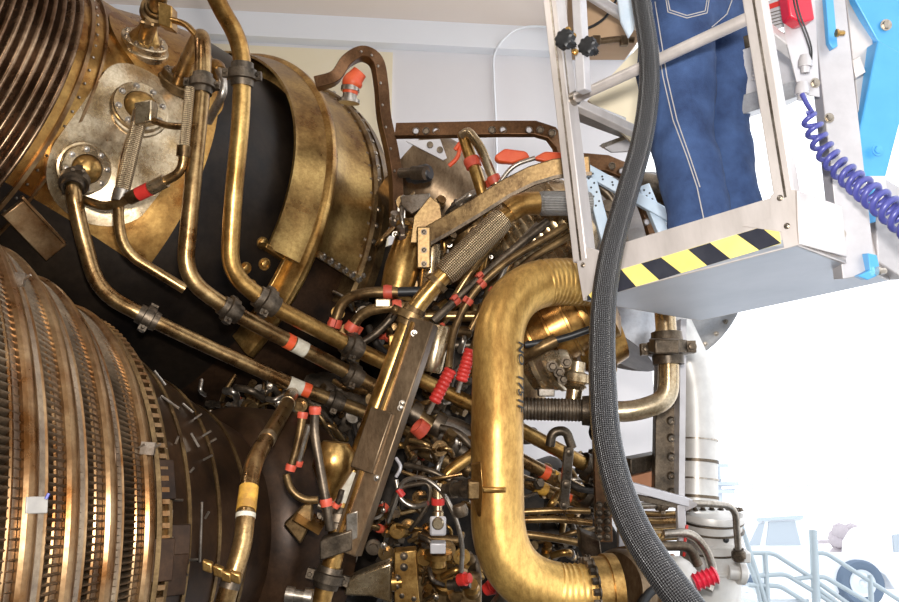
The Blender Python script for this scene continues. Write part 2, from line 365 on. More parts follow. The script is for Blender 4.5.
# golden bands (open at the lower end)
def angle_at(x, y, r, z):
    best = None
    for k in range(-180, 181):
        t = math.radians(k/1.0); p = UB.A+UB.a*z+(UB.u*math.cos(t)+UB.vv*math.sin(t))*r; q = p-CAM; d = q.dot(FW)
        e = (449.5+FP*q.dot(RT)/d-x)**2+(301-FP*q.dot(UP)/d-y)**2
        if abs(k) < 120 and (best is None or e < best[0]): best = (e, t)
    return best[1]
z1, r1 = .727*KU, .8106*KU; z2, r2 = .8566*KU, .8734*KU; z3, r3 = 1.113*KU, .9128*KU
tl = angle_at(272, 250, r1, z1); tr = angle_at(288, 300, r2, z2); tf = angle_at(364, 282, r3, z3)
g = G(); g.lathe(UB.A, UB.a, [(z1, r1), (z1+.02, r1+.004), ((z1+z2)/2, (r1+r2)/2+.006), (z2-.01, r2), (z2-.01, r2-.02), ((z1+z2)/2, (r1+r2)/2-.012), (z1, r1-.012)], 96, -2.6, tl, u=UB.u, close=True)
obj('flared_lip', g, 'lip', ub, smooth=40)
g = G(); g.lathe(UB.A, UB.a, [(z2-.03, r2-.12), (z2-.03, r2+.0), (z2-.018, r2+.016), (z2+.0, r2+.02), (z2+.018, r2+.014), (z2+.03, r2-.002), (z2+.03, r2-.12)], 96, -2.6, tr+.25, u=UB.u, close=True)
obj('ridge_ring', g, 'brass', ub, smooth=40)
g = G(); g.lathe(UB.A, UB.a, [(z2+.02, r2-.005), (z2+.07, r2-.02), (z2+.16, r2-.01), (z3-.05, r3-.01), (z3-.05, r3-.03), (z2+.16, r2-.03), (z2+.02, r2-.03)], 96, -2.6, tf, u=UB.u, close=True)
obj('golden_band', g, 'lip', ub, smooth=30)
g = G(); g.lathe(UB.A, UB.a, [(z3-.055, r3-.12), (z3-.055, r3+.0), (z3-.04, r3+.012), (z3+.0, r3+.012), (z3+.0, r3+.02), (z3+.05, r3+.02), (z3+.05, r3-.12)], 96, -2.6, tf+.12, u=UB.u, close=True)
fr = obj('flange_ring', g, 'bronze', ub, smooth=30)
for k in range(26):
    t = tf-.02-k*.075; d = UB.u*math.cos(t)+UB.vv*math.sin(t)
    g = G(); g.bolt(UB.A+UB.a*(z3-.03)+d*(r3+.01), d, .009); obj('bolt', g, 'steel', fr)
    g = G(); g.bolt(UB.A+UB.a*(z3-.055)+d*(r3-.02), -UB.a, .008); obj('bolt', g, 'steel', fr)
# bolted lower edge of the band and the bracket of the lip
g = G(); P = [UB.A+UB.a*z+(UB.u*math.cos(tf)+UB.vv*math.sin(tf))*(UB.r(z)*0+r2+(r3-r2)*(z-z2)/(z3-z2)+.0) for z in (z2+.02, (z2+z3)/2, z3-.03)]
g.sweep(P, .05, .03, UB.u)
e_ = obj('edge_strip', g, 'bronze', ub)
for k in range(6):
    g = G(); g.bolt(P[0].lerp(P[2], (k+.5)/6)+UB.u*.02, UB.u*.8-UB.vv*.3, .012); obj('bolt', g, 'steel', e_)
d = UB.u*math.cos(tl)+UB.vv*math.sin(tl)
g = G(); g.box(UB.A+UB.a*(z1+.05)+d*(r1-.02), (UB.a, UB.u*-math.sin(tl)+UB.vv*math.cos(tl), d), (.13, .02, .05)); obj('lip_bracket', g, 'brass', ub, bevel=.003)
g = G(); P = [UB.A+UB.a*(z1+.115)+(UB.u*math.cos(tl+q)+UB.vv*math.sin(tl+q))*(r1+.005) for q in (0, .08, .16, .24, .32)]; g.sweep(P, .045, .02, UB.a); obj('lip_bracket', g, 'brass', ub, bevel=.003)
for k, (x, y) in enumerate(((262, 243), (264, 264), (245, 268), (250, 285))):
    h = UB.hit(x, y); g = G(); g.bolt(UB.pt(h[0], h[1]), UB.nrm(h[0], h[1]), .018); obj('drum_bolt', g, 'brass', ub)
# pads and flanged ports
def surf(z, t, off): return UB.pt(z, t)+UB.nrm(z, t)*off
def pad(px0, px1, R, th=.012, m='pad'):
    a = UB.hit(*px0); b = UB.hit(*px1); pa = V((a[0], a[1]*UB.r(a[0]), 0)); pb = V((b[0], b[1]*UB.r(b[0]), 0)); d = (pb-pa).normalized(); n = V((-d.y, d.x, 0))
    N = 48; outl = []; mid = []
    for k in range(N):
        f = 2*PI*k/N; c, s_ = math.cos(f), math.sin(f); base = pb if c > 0 else pa; outl.append(base+(d*c+n*s_)*R)
        if abs(c) < 1e-6: pass
        mid.append(pa.lerp(pb, min(1, max(0, (c+1)/2))))
    rows = 8; vs = []; fs = []
    def put(p, off): z = p.x; return surf(z, p.y/UB.r(z), off)
    for j in range(rows+1):
        for k in range(N): vs.append(put(mid[k].lerp(outl[k], j/rows), th))
    for k in range(N): vs.append(put(outl[k], -.02))
    for j in range(rows+1):
        for k in range(N): fs.append((j*N+k, j*N+(k+1) % N, (j+1)*N+(k+1) % N, (j+1)*N+k))
    fs.append([k for k in range(N)][::-1])
    return G().add(vs, fs)
obj('mounting_pad', pad((143, 116), (100, 172), .185, .02), 'pad', ub, smooth=30)
obj('mounting_pad', pad((178, 78), (150, 50), .17, .014, 'housing'), 'housing', ub, smooth=30)
def port(c, ax, R, nb=8, dome=True, m='pad', neck='brass', hub=.62):
    g = G(); g.lathe(c, ax, [(-.03, R*1.12), (0, R*1.12), (.004, R*1.08), (.006, R), (.026, R), (.03, R*.96), (.03, hub*R), (0, hub*R*.96)], 40)
    p = obj('port_flange', g, m, ub, smooth=30); u, v, n = frame(ax)
    for k in range(nb):
        t = 2*PI*k/nb+.3; g = G(); g.bolt(c+n*.03+(u*math.cos(t)+v*math.sin(t))*R*.81, n, R*.085); obj('bolt', g, 'steel', p)
    g = G()
    if dome: g.lathe(c, ax, [(.0, hub*R), (.028, hub*R*.97), (.05, hub*R*.8), (.062, hub*R*.45), (.065, 0)], 28)
    else: g.lathe(c, ax, [(.0, hub*R), (.035, hub*R*.95), (.07, hub*R*.62), (.11, hub*R*.42), (.15, hub*R*.4)], 28)
    obj('port_cap' if dome else 'port_neck', g, neck, p, smooth=60)
    return p
h3 = UB.hit(137, 112); c3 = surf(h3[0], h3[1], .02); n3 = UB.nrm(h3[0], h3[1]); port(c3, n3, .098)
h4 = UB.hit(82, 168); c4 = surf(h4[0], h4[1], .02); n4 = UB.nrm(h4[0], h4[1]); port(c4, n4, .085)
h2 = UB.hit(178, 84); c2 = surf(h2[0], h2[1], .01); n2 = (UB.nrm(h2[0], h2[1])*.8+V((.1, 0, .5))).normalized(); port(c2, n2, .074, dome=False, m='bronze')
D1 = h2[2]; a = W(143, 46, D1-.02); ax1 = (W(152, 14, D1-.09)-a).normalized(); port(a, ax1, .088, dome=False, m='pad', hub=.7)
g = G(); g.lathe(a, -ax1, [(-.001, .09), (.02, .095), (.10, .12), (.10, 0)], 32); obj('port_pedestal', g, 'housing', ub)
# stiffener channel on the dark drum, small fasteners
zt = [UB.hit(12, 205), UB.hit(56, 250)]
g = G(); a, b = [surf(h[0], h[1], .015) for h in zt]; g.bar(a, b, .09, .03, UB.vv); g.bar(a+UB.vv*-.045+UB.u*.01, b+UB.vv*-.045+UB.u*.01, .012, .03, UB.vv); obj('stiffener', g, 'hat', ub, bevel=.003)

# ================================================================= LOWER NOZZLE
KL = .85
LB = Body((-1.7140, 2.5152, -.0182), (.6506, .7575, .0543), KL,
 [(-.75, 1.30), (-.5, 1.235), (-.25, 1.15), (0, 1.035), (.132, .957), (.266, .886), (.417, .81), (.47, .785), (.55, .725), (.8, .60), (1.0, .5), (1.2, .42), (1.4, .35)])
lb = thing('engine_nozzle', LB.A+LB.a*.2-V((0, 0, .9)), 'big brown ribbed rocket nozzle lower left, circled by rounded hatbands', 'nozzle')
# the wall of fine tubes, running along the nozzle
NR = 300
prof = []
zs = [-.75+k*.04 for k in range(31)]
for z in zs:
    if z < .46: prof.append((z*KL, LB.r(z*KL)-.012))
g = G(); g.lathe(LB.A, LB.a, prof, NR*6, u=LB.u, rmod=lambda t: (-.03, -.006, .005, .008, .005, -.006)[int(round(t/(2*PI)*NR*6)) % 6])
w_ = obj('tube_wall', g, 'ntube', lb, smooth=60)
rings = [(-.62, 1.27), (-.46, 1.225), (-.305, 1.17), (-.15, 1.115), (0, 1.0506), (.1324, .9722), (.266, .9012), (.4174, .8254)]
for i, (z, r) in enumerate(rings):
    z *= KL; r = r*KL-.026; sl = -.46 if i > 3 else -.34
    pr = [(-.046, -.03), (-.046, .006), (-.042, .010), (-.036, .006), (-.022, .004), (-.021, .006), (-.018, .016), (-.010, .024), (0, .027), (.010, .024), (.018, .016), (.021, .006), (.022, .004), (.036, .006), (.042, .010), (.046, .006), (.046, -.03)]
    g = G(); g.lathe(LB.A, LB.a, [(z+a, r+b+a*sl) for a, b in pr], 128, u=LB.u, close=True); hb = obj('hatband', g, 'hat', lb, smooth=30)
    if i >= 4:
        g = G(); ed = [(-.0365, .0062), (-.023, .0045), (-.023, .0060), (-.0365, .0077)]
        for sgn in (1, -1):
            g.lathe(LB.A, LB.a, [(z+a*sgn, r+b+a*sgn*sl) for a, b in (ed if sgn > 0 else ed[::-1])], 128, u=LB.u, close=True)
        obj('hatband_web', g, 'hatgrey', hb, smooth=30)
# bolted end row and dark jacket with wire ties
g = G(); g.lathe(LB.A, LB.a, [(.445*KL, .70*KL), (.445*KL, .80*KL), (.46*KL, .80*KL), (.46*KL, .775*KL), (.49*KL, .765*KL), (.49*KL, .785*KL), (.505*KL, .78*KL), (.505*KL, .70*KL)], 128, u=LB.u, close=True)
er = obj('end_ring', g, 'bronze', lb, smooth=30)
for k in range(64):
    t = -1.55+k*.042; d = LB.u*math.cos(t)+LB.vv*math.sin(t); p = LB.A+LB.a*(.475*KL)+d*.785*KL
    g = G(); g.box(p, (LB.a, d, LB.a.cross(d)), (.02, .02, .012)); obj('lug', g, 'hat', er)
g = G(); g.lathe(LB.A, LB.a, [(z, r-.008) for z, r in [(.5*KL, .765*KL)]+[p for p in LB.prof if p[0] > .54*KL]]+[(1.42*KL, 0)], 96, u=LB.u)
jk = obj('jacket', g, 'shroud', lb, smooth=40)
for z, tt in ((.62, (-1.3, 1.6)), (.78, (-1.3, 1.6)), (.95, (-1.3, 1.6))):
    g = G(); g.lathe(LB.A, LB.a, [(z*KL-.006, LB.r(z*KL)-.012), (z*KL-.006, LB.r(z*KL)+.0), (z*KL+.006, LB.r(z*KL)-.003), (z*KL+.006, LB.r(z*KL)-.015)], 96, tt[0], tt[1], u=LB.u, close=True)
    obj('jacket_seam', g, 'bronze', jk)
for (x, y, ang, L) in ((170, 402, -35, 22), (188, 408, -40, 14), (197, 417, 35, 12), (206, 434, 32, 12), (207, 458, 28, 12), (160, 378, -52, 18), (195, 440, -60, 16), (177, 500, 0, 12), (201, 532, 88, 60), (171, 520, 85, 20), (191, 560, 5, 14), (207, 515, 60, 8), (192, 470, 50, 6), (212, 441, 30, 10), (183, 575, 4, 10), (164, 452, 60, 10), (177, 440, 70, 8), (172, 545, 88, 16)):
    h = LB.hit(x, y)
    if not h: continue
    a = math.radians(ang); q = []
    for s_ in (-.5, .5): q.append(W(x+math.cos(a)*L*s_, y-math.sin(a)*L*s_, h[2]-.012))
    g = G(); g.tube(q, .0035, 6); obj('wire_tie', g, 'steel', jk)
for (x, y) in ((158, 560), (175, 545), (160, 480), (172, 575)):
    h = LB.hit(x, y)
    if h:
        g = G(); p = LB.pt(h[0], h[1], .002); n = LB.nrm(h[0], h[1]); g.box(p, (LB.a, n.cross(LB.a), n), (.07, .10, .012)); obj('cover_plate', g, 'shroud', jk, bevel=.003)
# clips across the hatbands and the pale tag
def clip(x, y, L=16, m='steel'):
    h = LB.hit(x, y)
    if not h: return
    d = h[2]-.03
    g = G()
    for sx in (-L*.55, L*.55): g.tube([W(x+sx-5, y+3, d), W(x+sx+5, y-3, d-.004)], .003, 6)
    g.bar(W(x-L*.5, y+1, d), W(x+L*.5, y+2, d), .03, .01, (0, 0, 1)); obj('clip', g, m, lb)
clip(17, 278); clip(148, 447, 14); clip(89, 312, 8)
h = LB.hit(40, 504); c = W(36.5, 505, h[2]-.035)
g = G(); u_, v_, n_ = LB.a, None, LB.nrm(h[0], h[1]); g.box(c, (u_, n_.cross(u_), n_), (.040, .032, .004)); tg = obj('tag', g, 'tagm', lb, bevel=.002, label='small pale metal tag')
g = G(); g.tube([c+n_*.003+u_*.014+n_.cross(u_)*.012, c+n_*.004+u_*.018+n_.cross(u_)*.024], .003, 6); obj('blue_tie', g, 'cord', tg)
# dark round heat shield behind the nozzle throat
HS = LB.A+LB.a*1.12*KL; R_ = .52*KL
g = G(); g.lathe(HS, LB.a, [(-.10, 0), (-.095, .2*R_), (-.07, .5*R_), (-.03, .8*R_), (.02, .97*R_), (.06, R_), (.30, R_*1.0), (.34, .9*R_), (.34, 0)], 72, u=LB.u)
obj('heat_shield', g, 'shroud', lb, smooth=40)

# ================================================================= LONG PIPES OF THE UPPER ENGINE
def hd(x, y, off=.1):
    h = UB.hit(x, y); return (h[2] if h else 3.4)-off
# pipe from the lowest port
rw = ('red part of the band', 'white part of the band')
pipe_thing('pipe', [(78, 172, hd(78, 172, .06)), (72, 188, hd(76, 186, .14)), (82, 235, 2.72), (98, 292, 2.72), (148, 318, 2.75), (200, 343, 2.85), (290, 384, 3.0), (370, 414, 3.1), (470, 460, 3.2), (590, 507, 3.3)], 7.2, 'tube',
 'lowest long brass pipe, from the leftmost port to the centre, white and red band', R=.09,
 coup=((76, 182, 1.15), (147, 319, 1.05), (333, 400, 1.0)), bands=((296, 386, .06, 'white', None), (306, 391, .03, 'orange', 'orange-red band'), (547, 489, .055, 'yellow', None), (560, 495, .035, 'orange', 'orange-red band')))
pipe_thing('pipe', [(178, 84, hd(178, 84, .05)), (186, 62, hd(178, 70, .18)), (203, 30, 2.72), (203, 82, 2.68), (194, 170, 2.62), (184, 277, 2.6), (230, 311, 2.68), (290, 342, 2.82), (385, 392, 3.0), (478, 437, 3.12), (592, 497, 3.25)], 7.6, 'tube',
 'middle of three long brass pipes, with an orange and white band', R=.085,
 coup=((202, 84, 1.0), (230, 311, 1.0), (352, 374, 1.0), (588, 495, 1.3)), bands=((289, 342, .028, 'orange', 'orange-red band'), (299, 348, .05, 'white', None), (540, 470, .03, 'orange', 'orange-red band'), (552, 476, .05, 'yellow', None)))
pipe_thing('pipe', [(200, -40, 2.6), (216, 0, 2.6), (243, 46, 2.6), (241, 120, 2.6), (233, 200, 2.6), (229, 272, 2.62), (265, 302, 2.68), (350, 346, 2.85), (392, 366, 2.95), (480, 408, 3.05), (592, 468, 3.2)], 8.4, 'brass',
 'thick golden pipe dropping from the top over the black drum, turning right', R=.09,
 coup=((242, 74, 1.0), (266, 303, 1.05), (352, 347, 1.0), (590, 467, 1.3)))
pipe_thing('pipe', [(143, 112, hd(140, 112, .10)), (126, 150, 2.72), (117, 215, 2.66), (124, 252, 2.66), (185, 289, 2.72)], 5.2, 'tube',
 'steel tube curving from under the braided hose down to the right', R=.10)
# braided hose and elbow block on the upper port
t = thing('braided_hose', W(122, 190, 2.68), 'steel braided hose hanging from a square block on the middle port', 'hose')
P = path([(140, 118, 2.71), (133, 145, 2.69), (121, 196, 2.66)]); g = G(); g.tube(P, .0245, 20); obj('braid', g, 'braid', t, smooth=60)
for k in (0, 1):
    g = G(); q = P[-1 if k else 0]; d = (P[-1]-P[0]).normalized(); g.lathe(q-d*.02, d, [(0, .018), (0, .028), (.04, .028), (.04, .018)], 20); obj('ferrule', g, 'steel', t)
g = G(); g.box(W(146, 114, 2.70), (RT*.96+UP*.2, UP, FW), (.06, .075, .06)); obj('elbow_block', g, 'pad', t, bevel=.005)
g = G(); g.tube(path([(152, 120, 2.7), (168, 126, 2.66), (191, 127, 2.62)], .03), .0115, 12); obj('tube', g, 'tube', t, smooth=60)
# small link with red band
t = thing('braided_hose', W(140, 205, 2.6), 'thin braided hose and elbow with a red and white band left of the middle pipe', 'hose')
P = path([(190, 88, 2.64), (187, 120, 2.62), (184, 152, 2.6)]); g = G(); g.tube(P, .0165, 16); obj('braid', g, 'braid', t, smooth=60)
P = path([(184, 150, 2.6), (182, 172, 2.6), (150, 189, 2.62), (108, 208, 2.66), (84, 200, 2.74)], .06); g = G(); g.tube(P, .0155, 16); obj('tube', g, 'tube', t, smooth=60)
for x, y, w_, m, k in ((158, 184, .06, 'pad', 1.45), (144, 192, .045, 'red', 1.5), (134, 196, .035, 'bronze', 1.45)):
    p, d = along(P, x, y); band(t, p, d, .0155, w_, m, 'red band' if m == 'red' else None, 'fitting', k)
p, d = along(P, 184, 152); band(t, p, d, .0155, .035, 'bronze', None, 'fitting', 1.5)
# inlet pipe over the top port
t, P, r = pipe_thing('pipe', [(143, 46, hd(143, 50, .0)-.04), (150, 25, hd(143, 50, .0)-.10), (160, -5, 2.8), (168, -40, 2.8)], 7.5, 'tube', 'short bronze pipe rising from the top port to the picture edge', coup=((158, 12, 1.15, 'bronze'),))
p, d = along(P, 158, 12); g = G(); g.box(W(168, 18, 2.8), (RT*.9-UP*.3, UP, FW), (.05, .08, .06)); obj('side_block', g, 'brass', t, bevel=.004)
g = G(); g.tube(path([(172, 20, 2.78), (186, 24, 2.75), (197, 36, 2.72)], .03), .011, 12); obj('branch_tube', g, 'brass', t, smooth=60)
t = thing('sensor_plug', W(215, 105, 2.95), 'small brass sensor plug with bent tube between two pipes', 'sensor')
g = G(); g.tube(path([(212, 62, 2.95), (222, 75, 2.9), (224, 92, 2.88), (208, 122, 2.95)], .05), .016, 12); obj('tube', g, 'steel', t, smooth=60)
g = G(); p = W(214, 66, 2.95); g.lathe(p, W(224, 80, 2.9)-p, [(0, 0), (0, .03), (.02, .035), (.05, .03), (.05, .02), (.09, .018), (.09, 0)], 16); obj('plug', g, 'brass', t)
# arch-shaped channel over the bands
P = [W(*q) for q in ((316, 84, 3.42), (334, 78, 3.42), (346, 62, 3.42), (362, 54, 3.42), (376, 62, 3.42), (381, 85, 3.44), (384, 118, 3.47), (391, 150, 3.5), (396, 185, 3.52), (396, 235, 3.5))]
P2 = []
for i in range(len(P)-1):
    p0 = P[max(0, i-1)]; p1 = P[i]; p2 = P[i+1]; p3 = P[min(len(P)-1, i+2)]
    for k in range(6):
        t_ = k/6; P2.append(.5*((2*p1)+(p2-p0)*t_+(2*p0-5*p1+4*p2-p3)*t_*t_+(3*p1-p0-3*p2+p3)*t_**3))
P2.append(P[-1])
g = G(); g.sweep(P2, .058, .05, V((.35, -.9, -.1))); ar = tag(obj('arch_bracket', g, 'strap', smooth=30, bevel=.003), 'brown arch-shaped channel bracket rising over the golden band', 'bracket')
ORG[ar.name] = ar.location.copy()
for k in range(9):
    q = P2[18+k*4]; g = G(); g.sphere(q-FW*.03, .007, 8); obj('rivet', g, 'steel', ar)
t = thing('capped_fitting', W(350, 103, 3.4), 'red cloth-capped fitting standing under the brown arch bracket', 'fitting')
g = G(); p = W(349, 103, 3.4); g.lathe(p, W(350, 92, 3.4)-p, [(0, 0), (0, .045), (.015, .045), (.015, .03), (.05, .03), (.05, .04), (.07, .04), (.07, 0)], 20); obj('base', g, 'steel', t)
g = G(); g.tube(path([(350, 94, 3.4), (352, 82, 3.4), (360, 72, 3.4)], .05), lambda u: .032+.012*math.sin(PI*u), 14); obj('cap', g, 'orange', t, smooth=50)
# ================================================================= CENTRE: FLEX DUCT, BEAMS, GOLDEN DUCT
t, P, r = pipe_thing('flex_duct', [(590, 203, 2.72), (532, 203, 2.68), (505, 215, 2.66), (436, 283, 2.62), (412, 312, 2.62), (339, 508, 2.5), (337, 545, 2.46), (316, 620, 2.42)], 9.2, 'brass',
 'diagonal bronze duct with woven metal sleeves, from the basket post to the bottom', 'duct', R=.09, bands=((352, 487, .13, 'white', 'worn white paper label'), (346, 508, .02, 'yellow', 'yellow stripe')))
for a, b, m, rr, lab in (((503, 217), (445, 276), 'braid', 13.2, 'shiny woven sleeve'), ((538, 203), (590, 203), 'braidfine', 12.6, 'grey woven sleeve')):
    p0, d0 = along(P, *a); p1, d1 = along(P, *b); g = G(); rr = rr*2.66/FP; n = 12; q = [p0.lerp(p1, k/n) for k in range(n+1)]
    g.tube(q, lambda u: rr*(.86+.14*min(1, u*12, (1-u)*12)), 28); obj('woven_sleeve', g, m, t, smooth=60, label=lab)
p, d = along(P, 437, 283); band(t, p, d, r, .02, 'bronze', None, 'collar', 1.35)
for (x, y) in ((412, 318), (345, 520), (330, 578)):
    p, d = along(P, x, y); coupling(t, p, d, r*1.05, 'bronze' if y < 400 else 'dsteel', .8)
p0, d0 = along(P, 520, 207); g = G(); g.tube([W(509, 212, 2.665), W(517, 206, 2.668), W(526, 203.5, 2.672), W(538, 203, 2.68)], .039, 24); obj('elbow', g, 'brass', t, smooth=60)
# the long box beam
t = thing('box_beam', W(345, 552, 2.4), 'long grey-brown box beam slanting down beside the diagonal duct', 'beam')
a = W(424, 322, 2.52); b = W(346, 552, 2.38); sd = (RT*.93-FW*.25)
g = G(); g.bar(a, b, .085, .055, sd); obj('channel', g, 'beam', t, bevel=.004)
dd = (b-a).normalized()
g = G(); g.bar(a+sd*-.035-dd*.0-FW*.028, b+sd*-.035-FW*.028, .012, .02, sd); obj('edge_flange', g, 'brass', t, bevel=.002)
a2 = a.lerp(b, .40)+sd*-.030-FW*.012; b2 = a.lerp(b, .66)+sd*-.03-FW*.012
g = G(); g.bar(a2, b2, .075, .06, sd); obj('cover_plate', g, 'beam', t, bevel=.004)
for k in (.05, .36, .38, .68, .93, .97):
    g = G(); p = a.lerp(b, k)+sd*(-.02 if int(k*100) % 2 else .02)-FW*.03; g.bolt(p, -FW, .007); obj('bolt', g, 'steel', t)
g = G(); g.box(W(337, 543, 2.37), (RT*.9+UP*.3, UP, FW), (.10, .06, .05)); obj('end_bracket', g, 'dsteel', t, bevel=.004)
g = G(); g.box(W(352, 526, 2.36), (RT*.95+UP*.3, UP, FW), (.035, .08, .01)); obj('slotted_plate', g, 'steel', t, bevel=.002)
# curved channel in front of the strip
t = thing('curved_channel', W(430, 240, 2.9), 'golden-brown curved channel arching over the woven duct sleeve', 'beam')
q = [(425, 238, 2.95), (450, 224, 2.93), (480, 206, 2.9), (508, 188, 2.88), (532, 176, 2.86), (555, 169, 2.84), (590, 166, 2.82)]
g = G(); g.sweep([W(*p) for p in q], .068, .05, UP+RT*-.3); obj('channel', g, 'bronze', t, bevel=.004)
g = G(); g.sweep([W(p[0]+2, p[1]+7.5, p[2]-.035) for p in q], .012, .012, UP+RT*-.3); obj('lower_flange', g, 'dsteel', t)
g = G(); g.box(W(424, 248, 2.9), (RT, UP, FW), (.05, .15, .07)); obj('end_bracket', g, 'bronze', t, bevel=.005)
for y in (232, 250, 264):
    g = G(); g.bolt(W(424, y, 2.86), -FW, .008); obj('bolt', g, 'dsteel', t)
# perforated brown strip over the top
def strip(par, q, w, th, m='strap', holes=(), side=None, hr=.014):
    side = side or UP; g = G(); Pq = [W(*p) for p in q]; g.sweep(Pq, w, th, side); o = obj('web', g, m, par, bevel=.002)
    for (x, y, d) in holes:
        c = W(x, y, d); g = G(); g.lathe(c-FW*.0, -FW, [(0, hr*.72), (.004, hr*.8), (.007, hr), (0, hr*1.15), (-.004, hr*1.15)], 20); obj('hole_rim', g, 'steel', o)
        g = G(); g.lathe(c, -FW, [(-.002, hr*.74), (.0015, hr*.72), (.0015, 0)], 20); obj('hole', g, 'aluw' if (x*7) % 3 else 'dsteel', o)  # pale discs stand in for light seen through the holes
t = thing('perforated_strip', W(400, 140, 3.3), 'brown strip with round holes crossing level above the engine centre', 'bracket')
strip(t, [(396, 131, 3.35), (455, 130, 3.3), (500, 129, 3.27), (535, 129, 3.25), (551, 134, 3.25), (560, 147, 3.25), (563, 165, 3.25)], .062, .03, holes=[(416, 131, 3.31), (426, 131, 3.3), (436, 131, 3.3), (492, 130, 3.25), (503, 130, 3.25), (529, 130, 3.23), (540, 130, 3.23), (552, 133, 3.22)], side=V((.18, 0, 1)))
t = thing('perforated_strip', W(650, 240, 3.3), 'brown strip with round holes curving down behind the hose and basket', 'bracket')
strip(t, [(582, 162, 3.3), (606, 164, 3.3), (626, 172, 3.3), (640, 188, 3.3), (650, 215, 3.3), (660, 250, 3.3)], .07, .03, holes=[(612, 166, 3.27), (622, 171, 3.27), (646, 205, 3.27), (647, 222, 3.27), (652, 237, 3.27)], side=V((.8, 0, .9)))
t = thing('perforated_plate', W(450, 170, 3.28), 'small white plate with two round holes below the brown strip', 'plate')
g = G(); g.prism([W(406, 141, 3.3), W(440, 139, 3.3), W(447, 158, 3.3), W(443, 160, 3.3)], FW*.015); obj('plate', g, 'aluw', t)
for x, y in ((430, 145), (440, 150)):
    g = G(); g.lathe(W(x, y, 3.29), -FW, [(0, .014), (.012, .013), (.012, 0)], 16); obj('hole', g, 'dsteel', t)
# golden duct
DP = [(700, 287, 2.74), (499, 279, 2.5), (497, 430, 2.34), (498, 592, 2.26), (740, 594, 2.34)]
Pd = fillet([W(*p) for p in DP], [.25, .02, .27], 24)
Pd2 = [Pd[0]]
for a, b in zip(Pd, Pd[1:]):
    n_ = max(1, int((b-a).length/.004)); Pd2 += [a.lerp(b, (k+1)/n_) for k in range(n_)]
Pd = Pd2
dt = thing('golden_duct', W(497, 592, 2.26), 'big golden curved duct with black lettering, left of the black hose', 'duct')
Ls = [0]
for a, b in zip(Pd, Pd[1:]): Ls.append(Ls[-1]+(b-a).length)
def cut(x, y):
    p, d = along(Pd, x, y); best = min(range(len(Pd)), key=lambda i: (Pd[i]-p).length); return best
rD = .0765
k0, k1, k2, k3 = cut(608, 284), cut(540, 274), cut(556, 588), cut(596, 592)
mid = Pd[k1:k2+1][::3]+[Pd[k2]]
g = G(); g.tube(mid, lambda u: rD*(1+.05*min(1, max(0, (u-.7)*4))), 40); obj('duct_shell', g, 'duct', dt, smooth=60)
for a, b, nb, rr in ((k0, k1, 15, 1.0), (k2, k3, 7, 1.05)):
    q = Pd[a:b+1]; l = sum((y-x).length for x, y in zip(q, q[1:])); g = G()
    if len(q) > 3: g.tube(q, rD*.985*rr, 40, rf=lambda L, l=l, nb=nb: 1+.05*(1-abs(math.cos(PI*nb*L/l)))-.02); obj('bellows', g, 'duct', dt, smooth=70)
c = W(598, 590, 2.3); ax = RT*.98+FW*.15
g = G(); g.lathe(c, ax, [(-.02, rD*.9), (-.02, rD*1.22), (.02, rD*1.22), (.02, rD*1.3), (.05, rD*1.3), (.05, rD*.9)], 40); fl = obj('flange', g, 'brass', dt)
u, v, n = frame(ax)
for k in range(18):
    t_ = 2*PI*k/18; g = G(); g.bolt(c+n*-.02+(u*math.cos(t_)+v*math.sin(t_))*rD*1.1, -n, .011, .02); obj('bolt', g, 'dsteel', fl)
# lug and fin on the duct
g = G(); c = W(474, 489, 2.26); g.box(c, (RT, UP, FW), (.035, .05, .04)); obj('lug', g, 'bronze', dt, bevel=.004)
g = G(); g.prism([W(471, 465, 2.27), W(481, 462, 2.235), W(483, 490, 2.225), W(481, 517, 2.235), W(478, 517, 2.24), W(472, 500, 2.27)], FW*.02); obj('saddle', g, 'brass', dt, bevel=.003)
g = G(); g.bar(W(483, 489.5, 2.215), W(506, 489.5, 2.21), .012, .02, UP); obj('fin', g, 'brass', dt, bevel=.003)
# lettering running down the duct
def lettering(txt, pos_fn, par, size, name='lettering', m='ink'):
    cu = bpy.data.curves.new('txt', 'FONT'); cu.body = txt; cu.size = size; cu.resolution_u = 2; cu.offset = size*.02
    to = bpy.data.objects.new('txt', cu); C.objects.link(to); bpy.context.view_layer.update()
    me = bpy.data.meshes.new_from_object(to.evaluated_get(bpy.context.evaluated_depsgraph_get())); bpy.data.objects.remove(to)
    g = G(); g.add([pos_fn(v_.co.x, v_.co.y) for v_ in me.vertices], [list(p.vertices) for p in me.polygons]); bpy.data.meshes.remove(me)
    return obj(name, g, m, par, smooth=0)
ta, td = along(Pd, 497, 345); tb, _ = along(Pd, 497, 415); tdir = (tb-ta).normalized()
side = (RT-tdir*RT.dot(tdir)).normalized(); fr_ = (-FW-tdir*(-FW).dot(tdir)-side*(-FW).dot(side)).normalized()
def onduct(x, y):
    th = math.radians(46)+y/rD; return ta+tdir*x+(fr_*math.cos(th)+side*math.sin(th))*(rD+.0038)
lettering('NO  1751F', onduct, dt, .046)
